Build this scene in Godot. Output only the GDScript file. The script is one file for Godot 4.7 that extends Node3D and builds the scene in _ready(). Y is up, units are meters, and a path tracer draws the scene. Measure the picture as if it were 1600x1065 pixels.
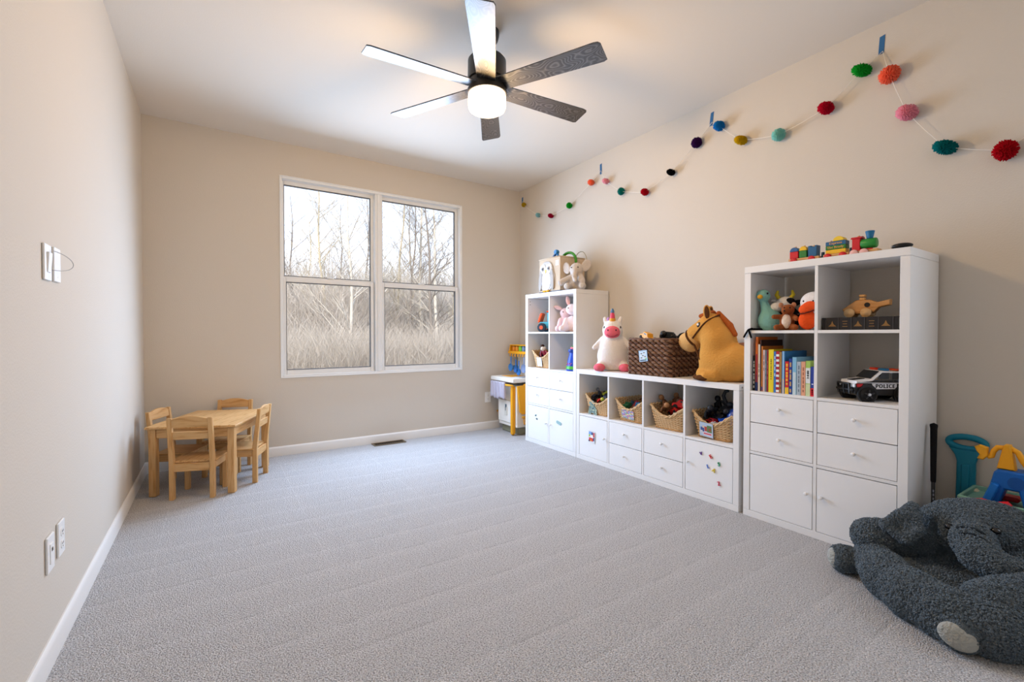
extends Node3D
# A children's playroom: y up, metres. The back wall is z = 0, the left wall x = 0, the right wall x = RX.

const RX := 3.497
const H := 2.758
const FX := 3.093
const DEEP := 5.6

var used := {}
var tex := {}
var M := {}
var rng := RandomNumberGenerator.new()


# ---------------------------------------------------------------- mesh builder
class Geo:
	var v := PackedVector3Array()
	var n := PackedVector3Array()
	var x := Transform3D()
	var nb := Basis()

	func at(t: Transform3D) -> Geo:
		x = t
		nb = t.basis.inverse().transposed()
		return self

	func put(p: Vector3, rot := Vector3.ZERO) -> Geo:
		return at(Transform3D(Basis.from_euler(rot), p))

	func tri(a: Vector3, b: Vector3, d: Vector3, na: Vector3, ne: Vector3, nd: Vector3) -> void:
		if (b - a).cross(d - a).dot(na + ne + nd) > 0.0:
			v.append(x * a); v.append(x * d); v.append(x * b)
			n.append((nb * na).normalized()); n.append((nb * nd).normalized()); n.append((nb * ne).normalized())
		else:
			v.append(x * a); v.append(x * b); v.append(x * d)
			n.append((nb * na).normalized()); n.append((nb * ne).normalized()); n.append((nb * nd).normalized())

	func quad(a: Vector3, b: Vector3, d: Vector3, e: Vector3, na: Vector3, ne: Vector3, nd: Vector3, nf: Vector3) -> void:
		tri(a, b, d, na, ne, nd)
		tri(a, d, e, na, nd, nf)

	func flat(a: Vector3, b: Vector3, d: Vector3, e: Vector3, toward: Vector3) -> void:
		quad(a, b, d, e, toward, toward, toward, toward)

	func box(p: Vector3, s: Vector3, b := 0.0) -> Geo:
		var h := s * 0.5
		b = minf(b, minf(h.x, minf(h.y, h.z)) * 0.95)
		var ax := [Vector3.RIGHT, Vector3.UP, Vector3.BACK]
		for i in 3:
			var j := (i + 1) % 3
			var k := (i + 2) % 3
			var u: Vector3 = ax[j] * (h[j] - b)
			var w: Vector3 = ax[k] * (h[k] - b)
			for sg in [-1.0, 1.0]:
				var nn: Vector3 = ax[i] * sg
				var c: Vector3 = p + nn * h[i]
				quad(c - u - w, c + u - w, c + u + w, c - u + w, nn, nn, nn, nn)
			if b > 0.0:
				var e: Vector3 = ax[i] * (h[i] - b)
				for s1 in [-1.0, 1.0]:
					for s2 in [-1.0, 1.0]:
						var n1: Vector3 = ax[j] * s1
						var n2: Vector3 = ax[k] * s2
						var a: Vector3 = p + n1 * h[j] + n2 * (h[k] - b)
						var q: Vector3 = p + n1 * (h[j] - b) + n2 * h[k]
						quad(a - e, a + e, q + e, q - e, n1, n1, n2, n2)
		if b > 0.0:
			for sx in [-1.0, 1.0]:
				for sy in [-1.0, 1.0]:
					for sz in [-1.0, 1.0]:
						var c := Vector3(h.x * sx, h.y * sy, h.z * sz)
						var bb := Vector3(b * sx, b * sy, b * sz)
						tri(p + c - Vector3(0, bb.y, bb.z), p + c - Vector3(bb.x, 0, bb.z), p + c - Vector3(bb.x, bb.y, 0), Vector3(sx, 0, 0), Vector3(0, sy, 0), Vector3(0, 0, sz))
		return self

	func tube(pts: Array, rad, seg := 8, closed := false, cap := true) -> Geo:
		var m := pts.size()
		var r := []
		for i in m:
			r.append(float(rad[i]) if rad is Array else float(rad))
		var prev := Vector3.ZERO
		var rings := []
		var norms := []
		for i in m:
			var a: Vector3 = pts[(i - 1 + m) % m] if closed else pts[maxi(i - 1, 0)]
			var b: Vector3 = pts[(i + 1) % m] if closed else pts[mini(i + 1, m - 1)]
			var t := (b - a).normalized()
			if prev == Vector3.ZERO:
				prev = t.cross(Vector3.UP if absf(t.y) < 0.9 else Vector3.RIGHT).normalized()
			var u := (prev - t * prev.dot(t)).normalized()
			prev = u
			var w := t.cross(u)
			var ring := []
			var nn := []
			for k in seg:
				var g := TAU * k / seg
				var q := u * cos(g) + w * sin(g)
				ring.append(pts[i] + q * r[i])
				nn.append(q)
			rings.append(ring)
			norms.append(nn)
		for i in (m if closed else m - 1):
			var j := (i + 1) % m
			for k in seg:
				var l := (k + 1) % seg
				quad(rings[i][k], rings[i][l], rings[j][l], rings[j][k], norms[i][k], norms[i][l], norms[j][l], norms[j][k])
		if cap and not closed:
			for e in [0, m - 1]:
				var d: Vector3 = (pts[0] - pts[1]).normalized() if e == 0 else (pts[m - 1] - pts[m - 2]).normalized()
				var tip: Vector3 = pts[e] + d * r[e] * 0.5
				for k in seg:
					var l := (k + 1) % seg
					tri(rings[e][k], rings[e][l], tip, norms[e][k] + d * 0.5, norms[e][l] + d * 0.5, d)
		return self

	func lathe(prof: Array, seg := 24) -> Geo:
		# prof: Vector2(radius, height) from one end to the other; sharp corners stay sharp
		var m := prof.size()
		var nr := []
		for i in m - 1:
			var t: Vector2 = (prof[i + 1] - prof[i]).normalized()
			nr.append(Vector2(t.y, -t.x))
		for i in m - 1:
			var na: Vector2 = nr[i]
			var ne: Vector2 = nr[i]
			if i > 0 and nr[i - 1].dot(nr[i]) > 0.55:
				na = (nr[i - 1] + nr[i]).normalized()
			if i < m - 2 and nr[i + 1].dot(nr[i]) > 0.55:
				ne = (nr[i + 1] + nr[i]).normalized()
			for k in seg:
				var g := TAU * k / seg
				var g2 := TAU * (k + 1) / seg
				var c := [cos(g), sin(g), cos(g2), sin(g2)]
				var p: Vector2 = prof[i]
				var q: Vector2 = prof[i + 1]
				quad(Vector3(p.x * c[0], p.y, p.x * c[1]), Vector3(p.x * c[2], p.y, p.x * c[3]), Vector3(q.x * c[2], q.y, q.x * c[3]), Vector3(q.x * c[0], q.y, q.x * c[1]),
					Vector3(na.x * c[0], na.y, na.x * c[1]), Vector3(na.x * c[2], na.y, na.x * c[3]), Vector3(ne.x * c[2], ne.y, ne.x * c[3]), Vector3(ne.x * c[0], ne.y, ne.x * c[1]))
		return self

	func ell(p: Vector3, r: Vector3, seg := 16, rows := 10) -> Geo:
		for i in rows:
			var f0 := PI * i / rows - PI / 2
			var f1 := PI * (i + 1) / rows - PI / 2
			for k in seg:
				var g0 := TAU * k / seg
				var g1 := TAU * (k + 1) / seg
				var a := Vector3(cos(f0) * cos(g0), sin(f0), cos(f0) * sin(g0))
				var b := Vector3(cos(f0) * cos(g1), sin(f0), cos(f0) * sin(g1))
				var d := Vector3(cos(f1) * cos(g1), sin(f1), cos(f1) * sin(g1))
				var e := Vector3(cos(f1) * cos(g0), sin(f1), cos(f1) * sin(g0))
				if i > 0:
					tri(p + a * r, p + b * r, p + d * r, a / r, b / r, d / r)
				if i < rows - 1:
					tri(p + a * r, p + d * r, p + e * r, a / r, d / r, e / r)
		return self

	func prism(poly: Array, depth: float, bevel := 0.0) -> Geo:
		# outline in x, y; thickness along z, centred; corners wider than about 40 degrees are rounded in shading
		var m := poly.size()
		var area := 0.0
		for i in m:
			area += poly[i].cross(poly[(i + 1) % m])
		var pts := PackedVector2Array()
		for i in m:
			pts.append(poly[i] if area > 0.0 else poly[m - 1 - i])
		var en := []
		for i in m:
			var t: Vector2 = (pts[(i + 1) % m] - pts[i]).normalized()
			en.append(Vector2(t.y, -t.x))
		var inner := PackedVector2Array()
		for i in m:
			var a: Vector2 = en[(i - 1 + m) % m]
			var b: Vector2 = en[i]
			var mid := (a + b).normalized()
			inner.append(pts[i] - mid * bevel / maxf(0.4, mid.dot(b)))
		var h := depth / 2.0
		var idx := Geometry2D.triangulate_polygon(inner if bevel > 0.0 else pts)
		var cap: PackedVector2Array = inner if bevel > 0.0 else pts
		for s in [-1.0, 1.0]:
			var nn := Vector3(0, 0, s)
			for t in range(0, idx.size(), 3):
				var a := cap[idx[t]]
				var b := cap[idx[t + 1]]
				var d := cap[idx[t + 2]]
				tri(Vector3(a.x, a.y, h * s), Vector3(b.x, b.y, h * s), Vector3(d.x, d.y, h * s), nn, nn, nn)
		for i in m:
			var j := (i + 1) % m
			var na: Vector2 = en[i]
			var ne: Vector2 = en[i]
			if en[(i - 1 + m) % m].dot(en[i]) > 0.7:
				na = (en[(i - 1 + m) % m] + en[i]).normalized()
			if en[j].dot(en[i]) > 0.7:
				ne = (en[j] + en[i]).normalized()
			var a3 := Vector3(na.x, na.y, 0)
			var b3 := Vector3(ne.x, ne.y, 0)
			var hb := h - bevel
			quad(Vector3(pts[i].x, pts[i].y, -hb), Vector3(pts[j].x, pts[j].y, -hb), Vector3(pts[j].x, pts[j].y, hb), Vector3(pts[i].x, pts[i].y, hb), a3, b3, b3, a3)
			if bevel > 0.0:
				for s in [-1.0, 1.0]:
					var z := Vector3(0, 0, s)
					quad(Vector3(pts[i].x, pts[i].y, hb * s), Vector3(pts[j].x, pts[j].y, hb * s), Vector3(inner[j].x, inner[j].y, h * s), Vector3(inner[i].x, inner[i].y, h * s), a3, b3, z, z)
		return self

	func mesh() -> ArrayMesh:
		var arr := []
		arr.resize(Mesh.ARRAY_MAX)
		arr[Mesh.ARRAY_VERTEX] = v
		arr[Mesh.ARRAY_NORMAL] = n
		var m := ArrayMesh.new()
		m.add_surface_from_arrays(Mesh.PRIMITIVE_TRIANGLES, arr)
		return m


# A soft body: distances on a grid, joined smoothly and meshed as surface nets.
class Field:
	var lo: Vector3
	var cell: float
	var nx: int
	var ny: int
	var nz: int
	var d := PackedFloat32Array()

	func _init(a: Vector3, b: Vector3, c: float) -> void:
		lo = a
		cell = c
		nx = int(ceil((b.x - a.x) / c)) + 1
		ny = int(ceil((b.y - a.y) / c)) + 1
		nz = int(ceil((b.z - a.z) / c)) + 1
		d.resize(nx * ny * nz)
		d.fill(9.0)

	func ell(p: Vector3, r: Vector3, k := 0.02, rot := Vector3.ZERO, cut := false) -> Field:
		var inv := Basis.from_euler(rot).inverse()
		var big := maxf(r.x, maxf(r.y, r.z)) + k + cell * 2.5
		var small := minf(r.x, minf(r.y, r.z))
		var ir := Vector3.ONE / r
		var ir2 := ir * ir
		var i0 := maxi(0, int((p.x - big - lo.x) / cell)); var i1 := mini(nx - 1, int((p.x + big - lo.x) / cell) + 1)
		var j0 := maxi(0, int((p.y - big - lo.y) / cell)); var j1 := mini(ny - 1, int((p.y + big - lo.y) / cell) + 1)
		var k0 := maxi(0, int((p.z - big - lo.z) / cell)); var k1 := mini(nz - 1, int((p.z + big - lo.z) / cell) + 1)
		for i in range(i0, i1 + 1):
			for j in range(j0, j1 + 1):
				var at := (i * ny + j) * nz
				for l in range(k0, k1 + 1):
					var q := inv * (lo + Vector3(i, j, l) * cell - p)
					var s := (q * ir).length()
					var t := (q * ir2).length()
					var e := s * (s - 1.0) / t if t > 1e-6 else -small
					_mix(at + l, e, k, cut)
		return self

	func _mix(at: int, e: float, k: float, cut: bool) -> void:
		var o := d[at]
		if cut:
			e = -e
			var h := maxf(k - absf(o - e), 0.0) / k
			d[at] = maxf(o, e) + h * h * k * 0.25
		else:
			var h := maxf(k - absf(o - e), 0.0) / k
			d[at] = minf(o, e) - h * h * k * 0.25

	func cap(a: Vector3, b: Vector3, ra: float, rb: float, k := 0.02, cut := false) -> Field:
		var big := maxf(ra, rb) + k + cell * 2.5
		var mn := a.min(b) - Vector3.ONE * big
		var mx := a.max(b) + Vector3.ONE * big
		var i0 := maxi(0, int((mn.x - lo.x) / cell)); var i1 := mini(nx - 1, int((mx.x - lo.x) / cell) + 1)
		var j0 := maxi(0, int((mn.y - lo.y) / cell)); var j1 := mini(ny - 1, int((mx.y - lo.y) / cell) + 1)
		var k0 := maxi(0, int((mn.z - lo.z) / cell)); var k1 := mini(nz - 1, int((mx.z - lo.z) / cell) + 1)
		var ab := b - a
		var len2 := maxf(ab.length_squared(), 1e-9)
		for i in range(i0, i1 + 1):
			for j in range(j0, j1 + 1):
				var at := (i * ny + j) * nz
				for l in range(k0, k1 + 1):
					var q := lo + Vector3(i, j, l) * cell - a
					var t := clampf(q.dot(ab) / len2, 0.0, 1.0)
					_mix(at + l, (q - ab * t).length() - lerpf(ra, rb, t), k, cut)
		return self

	func path(pts: Array, rs: Array, k := 0.02) -> Field:
		for i in pts.size() - 1:
			cap(pts[i], pts[i + 1], rs[i], rs[i + 1], k)
		return self

	func above(y: float) -> Field:
		for i in nx:
			for j in ny:
				var e := y - (lo.y + j * cell)
				for l in nz:
					var at := (i * ny + j) * nz + l
					d[at] = maxf(d[at], e)
		return self

	func beyond(p: Vector3, nn: Vector3) -> Field:
		# keeps the side of a plane that nn points away from
		for i in nx:
			for j in ny:
				for l in nz:
					var at := (i * ny + j) * nz + l
					d[at] = maxf(d[at], (lo + Vector3(i, j, l) * cell - p).dot(nn))
		return self

	func near(p: Vector3) -> float:
		var q := (p - lo) / cell
		var i := int(q.x); var j := int(q.y); var l := int(q.z)
		if i < 0 or j < 0 or l < 0 or i >= nx - 1 or j >= ny - 1 or l >= nz - 1: return 9.0
		var s := 0.0
		for a in 2:
			for b in 2:
				for c in 2:
					s += d[((i + a) * ny + j + b) * nz + l + c] * absf(1 - a - (q.x - i)) * absf(1 - b - (q.y - j)) * absf(1 - c - (q.z - l))
		return s

	func mesh(fluff := 0.0, freq := 60.0) -> ArrayMesh:
		var id := PackedInt32Array()
		id.resize(nx * ny * nz)
		id.fill(-1)
		var v := PackedVector3Array()
		var n := PackedVector3Array()
		var idx := PackedInt32Array()
		var off := [0, 1, nz, nz + 1, ny * nz, ny * nz + 1, ny * nz + nz, ny * nz + nz + 1]
		var pos := [Vector3(0, 0, 0), Vector3(0, 0, 1), Vector3(0, 1, 0), Vector3(0, 1, 1), Vector3(1, 0, 0), Vector3(1, 0, 1), Vector3(1, 1, 0), Vector3(1, 1, 1)]
		var edges := [0, 1, 0, 2, 0, 4, 1, 3, 1, 5, 2, 3, 2, 6, 3, 7, 4, 5, 4, 6, 5, 7, 6, 7]
		var noise := FastNoiseLite.new()
		noise.frequency = freq
		noise.seed = 5
		for i in nx - 1:
			for j in ny - 1:
				for l in nz - 1:
					var at := (i * ny + j) * nz + l
					var neg := 0
					for c in 8:
						if d[at + off[c]] < 0.0:
							neg += 1
					if neg == 0 or neg == 8:
						continue
					var s := Vector3.ZERO
					var cnt := 0
					for e in range(0, 24, 2):
						var da := d[at + off[edges[e]]]
						var db := d[at + off[edges[e + 1]]]
						if (da < 0.0) != (db < 0.0):
							s += (pos[edges[e]] as Vector3).lerp(pos[edges[e + 1]], da / (da - db))
							cnt += 1
					var g := Vector3.ZERO
					for c in 8:
						g += ((pos[c] as Vector3) * 2.0 - Vector3.ONE) * clampf(d[at + off[c]], -1.0, 1.0)
					g = g.normalized()
					id[at] = v.size()
					var w := lo + (Vector3(i, j, l) + s / cnt) * cell
					if fluff > 0.0:
						w += g * fluff * noise.get_noise_3dv(w)
					v.append(w)
					n.append(g)
		var sx := ny * nz
		var sy := nz
		for i in range(1, nx - 1):
			for j in range(1, ny - 1):
				for l in range(1, nz - 1):
					var at := i * sx + j * sy + l
					var a := d[at] < 0.0
					if a != (d[at + sx] < 0.0):
						_face(idx, v, n, id[at - sy - 1], id[at - 1], id[at], id[at - sy])
					if a != (d[at + sy] < 0.0):
						_face(idx, v, n, id[at - sx - 1], id[at - 1], id[at], id[at - sx])
					if a != (d[at + 1] < 0.0):
						_face(idx, v, n, id[at - sx - sy], id[at - sy], id[at], id[at - sx])
		var arr := []
		arr.resize(Mesh.ARRAY_MAX)
		arr[Mesh.ARRAY_VERTEX] = v
		arr[Mesh.ARRAY_NORMAL] = n
		arr[Mesh.ARRAY_INDEX] = idx
		var m := ArrayMesh.new()
		m.add_surface_from_arrays(Mesh.PRIMITIVE_TRIANGLES, arr)
		return m

	func _face(idx: PackedInt32Array, v: PackedVector3Array, n: PackedVector3Array, a: int, b: int, c: int, e: int) -> void:
		if a < 0 or b < 0 or c < 0 or e < 0:
			return
		var cw := (v[c] - v[a]).cross(v[e] - v[b]).dot(n[a] + n[b] + n[c] + n[e]) < 0.0
		if cw:
			idx.append_array([a, b, c, a, c, e])
		else:
			idx.append_array([a, c, b, a, e, c])


# ---------------------------------------------------------------- scene tree helpers
func numbered(called: String) -> String:
	var k: int = used.get(called, 0)
	used[called] = k + 1
	return called if k == 0 else "%s_%03d" % [called, k]


func tag(o: Node3D, label: String, category: String, group := "", kind := "") -> Node3D:
	if label: o.set_meta("label", label)
	if category: o.set_meta("category", category)
	if group: o.set_meta("group", group)
	if kind: o.set_meta("kind", kind)
	return o


func thing(called: String, label: String, category: String, p := Vector3.ZERO, turn := 0.0, group := "") -> Node3D:
	var o := Node3D.new()
	o.name = numbered(called)
	add_child(o)
	o.position = p
	o.rotation.y = turn
	tag(o, label, category, group)
	return o


func part(parent: Node3D, called: String, shape, m: Material, label := "") -> MeshInstance3D:
	var o := MeshInstance3D.new()
	o.name = called
	o.mesh = shape.mesh() if shape is Geo or shape is Field else shape
	o.material_override = m
	o.cast_shadow = GeometryInstance3D.SHADOW_CASTING_SETTING_ON
	parent.add_child(o, true)
	if label: o.set_meta("label", label)
	return o


func solo(called: String, label: String, category: String, shape, m: Material, group := "", p := Vector3.ZERO) -> MeshInstance3D:
	var o := part(self, numbered(called), shape, m)
	o.position = p
	tag(o, label, category, group)
	return o


func struct(called: String, shape, m: Material, label := "", category := "") -> MeshInstance3D:
	var o := part(self, called, shape, m)
	tag(o, label, category, "", "structure")
	return o


func again(src: Node3D, label: String, p: Vector3, turn: float, group := "") -> Node3D:
	var o: Node3D = src.duplicate()
	o.name = numbered(String(src.get_meta("base")))
	add_child(o)
	o.position = p
	o.rotation.y = turn
	o.set_meta("label", label)
	if group: o.set_meta("group", group)
	return o


func geo() -> Geo:
	return Geo.new()


func v3(a: float, b: float, c: float) -> Vector3:
	return Vector3(a, b, c)


# ---------------------------------------------------------------- materials
func noise_tex(key: String, freq: float, size := 512, kind := "simplex", oct := 4, ramp = null) -> NoiseTexture2D:
	if tex.has(key): return tex[key]
	var f := FastNoiseLite.new()
	f.seed = hash(key) % 1000
	f.frequency = freq
	f.fractal_octaves = oct
	f.noise_type = FastNoiseLite.TYPE_CELLULAR if kind == "cell" else FastNoiseLite.TYPE_SIMPLEX_SMOOTH
	if kind == "cell":
		f.cellular_return_type = FastNoiseLite.RETURN_DISTANCE
		f.fractal_type = FastNoiseLite.FRACTAL_FBM if oct > 1 else FastNoiseLite.FRACTAL_NONE
	var t := NoiseTexture2D.new()
	t.width = size
	t.height = size
	t.seamless = true
	t.seamless_blend_skirt = 0.02
	t.noise = f
	if ramp != null:
		var g := Gradient.new()
		var offs := PackedFloat32Array()
		var cols := PackedColorArray()
		for i in ramp.size():
			offs.append(float(i) / (ramp.size() - 1))
			cols.append(ramp[i])
		g.offsets = offs
		g.colors = cols
		t.color_ramp = g
	tex[key] = t
	return t


func mat(c, rough := 0.6, spec := 0.4) -> StandardMaterial3D:
	var col: Color = Color(c) if c is String else c
	var key := "%s_%.2f_%.2f" % [col.to_html(), rough, spec]
	if M.has(key): return M[key]
	var m := StandardMaterial3D.new()
	m.albedo_color = col
	m.roughness = rough
	m.metallic_specular = spec
	M[key] = m
	return m


func bumpy(c, rough: float, t: Texture2D, scale: Vector3, depth: float, rim := 0.0, spec := 0.3) -> StandardMaterial3D:
	var m: StandardMaterial3D = mat(c, rough, spec).duplicate()
	m.uv1_triplanar = true
	m.uv1_scale = scale
	m.uv1_triplanar_sharpness = 4.0
	m.heightmap_enabled = true
	m.heightmap_texture = t
	m.heightmap_scale = depth
	if rim > 0.0:
		m.rim_enabled = true
		m.rim = rim
		m.rim_tint = 0.7
	return m


func plush(c) -> StandardMaterial3D:
	var key := "plush" + str(c)
	if not M.has(key):
		M[key] = bumpy(c, 0.95, noise_tex("plush", 0.03, 256, "simplex", 3), Vector3.ONE * 7.0, 0.22, 0.5, 0.1)
	return M[key]


func wood(axis: String, light := Color("d3a56c"), dark := Color("ab7840")) -> StandardMaterial3D:
	var key := "wood" + axis + light.to_html()
	if M.has(key): return M[key]
	var m := StandardMaterial3D.new()
	m.albedo_texture = noise_tex("grain" + light.to_html(), 0.012, 512, "simplex", 5, [dark, dark.lerp(light, 0.5), light, light.lightened(0.08), light, dark.lerp(light, 0.3)])
	m.uv1_triplanar = true
	m.uv1_triplanar_sharpness = 8.0
	m.uv1_scale = Vector3(0.55 if axis == "x" else 7.0, 0.55 if axis == "y" else 7.0, 0.55 if axis == "z" else 7.0)
	m.uv1_offset = Vector3(0.37, 0.11, 0.73)
	m.roughness = 0.5
	m.metallic_specular = 0.35
	M[key] = m
	return m


func picture(key: String, w: int, h: int, draw: Callable, rough := 0.45) -> StandardMaterial3D:
	if M.has(key): return M[key]
	var im := Image.create(w, h, false, Image.FORMAT_RGB8)
	draw.call(im)
	var m := StandardMaterial3D.new()
	m.albedo_texture = ImageTexture.create_from_image(im)
	m.roughness = rough
	M[key] = m
	return m


func card(w: float, h: float) -> ArrayMesh:
	# a thin printed card, its face towards +z, with texture coordinates
	var s := SurfaceTool.new()
	s.begin(Mesh.PRIMITIVE_TRIANGLES)
	var t := 0.0012
	var c := [v3(-w / 2, -h / 2, t), v3(w / 2, -h / 2, t), v3(w / 2, h / 2, t), v3(-w / 2, h / 2, t)]
	var u := [Vector2(0, 1), Vector2(1, 1), Vector2(1, 0), Vector2(0, 0)]
	for k in [0, 2, 1, 0, 3, 2]:
		s.set_normal(Vector3.BACK); s.set_uv(u[k]); s.add_vertex(c[k])
	for k in [0, 1, 2, 0, 2, 3]:
		s.set_normal(Vector3.FORWARD); s.set_uv(u[k]); s.add_vertex(c[k] - v3(0, 0, 2 * t))
	for k in 4:
		var a: Vector3 = c[k]
		var b: Vector3 = c[(k + 1) % 4]
		var nn := (b - a).cross(Vector3.BACK).normalized()
		var z := v3(0, 0, 2 * t)
		for p in [a, b - z, b, a, a - z, b - z]:
			s.set_normal(nn); s.set_uv(u[k]); s.add_vertex(p)
	return s.commit()


func text_mesh(txt: String, size: float, depth: float, bold := true, serif := false) -> TextMesh:
	var f := SystemFont.new()
	f.font_names = PackedStringArray(["Droid Serif" if serif else "Droid Sans"])
	f.font_weight = 700 if bold else 400
	var t := TextMesh.new()
	t.text = txt
	t.font = f
	t.font_size = 32
	t.pixel_size = size / 32.0
	t.depth = depth
	return t


# ---------------------------------------------------------------- the scene
func _ready() -> void:
	rng.seed = 7
	var cam := Camera3D.new()
	cam.name = "camera"
	cam.keep_aspect = Camera3D.KEEP_HEIGHT
	cam.fov = 73.576
	cam.near = 0.05
	cam.far = 200.0
	add_child(cam)
	cam.position = Vector3(0.4594, 1.0738, 4.4861)
	cam.rotation = Vector3(deg_to_rad(-0.849), deg_to_rad(-33.116), 0)
	cam.current = true

	var env := Environment.new()
	env.background_mode = Environment.BG_SKY
	env.tonemap_mode = Environment.TONE_MAPPER_LINEAR
	env.tonemap_exposure = 1.04
	env.sdfgi_enabled = true
	env.ssao_enabled = true
	env.ssil_enabled = true
	var psm := ProceduralSkyMaterial.new()
	psm.sky_top_color = Color("a9c8f2")
	psm.sky_horizon_color = Color("f2f5fb")
	psm.sky_curve = 0.25
	psm.sky_energy_multiplier = 1.4
	psm.ground_bottom_color = Color("8a8176")
	psm.ground_horizon_color = Color("d8d2c8")
	var sky := Sky.new()
	sky.sky_material = psm
	env.sky = sky
	var we := WorldEnvironment.new()
	we.name = "world_environment"
	we.environment = env
	add_child(we)

	# low winter sun from behind the house: it lights the trees, none of it enters the room
	var sun := DirectionalLight3D.new()
	sun.name = "sun"
	sun.light_color = Color("fff8ef")
	sun.light_energy = 1.7
	sun.light_angular_distance = 1.0
	sun.shadow_enabled = true
	add_child(sun)
	sun.rotation = Vector3(deg_to_rad(-38), deg_to_rad(-35), 0)

	# daylight that comes in through the window: three strips as wide as the window, together as tall, turned a little towards the floor
	for k in 3:
		var day := AreaLight3D.new()
		day.name = "window_daylight"
		day.area_size = Vector2(1.66, 0.52)
		day.light_color = Color("bedaff")
		day.light_energy = [3.45, 3.05, 1.75][k]
		day.area_range = 12.0
		day.shadow_enabled = true
		add_child(day, true)
		day.position = Vector3(1.84, 1.02 + 0.56 * k, 0.16)
		day.rotation = Vector3(deg_to_rad(-16), PI, 0)

	# daylight from the second window, in the right wall beside the camera
	var side := AreaLight3D.new()
	side.name = "side_window_daylight"
	side.area_size = Vector2(0.86, 1.26)
	side.light_color = Color("d8e6fa")
	side.light_energy = 1.3
	side.area_range = 12.0
	side.shadow_enabled = true
	add_child(side)
	side.position = Vector3(RX - 0.03, 1.5, 4.95)
	side.rotation = Vector3(0, PI / 2, 0)

	rooms()
	window()
	outside()
	fixtures()
	fan(Vector3(1.745, 2.44, 2.26))
	table_set()
	shelves()
	garland()
	kitchen()
	on_left_unit()
	on_low_unit()
	baskets()
	in_right_unit()
	right_corner()
	elephant_chair()


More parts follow.
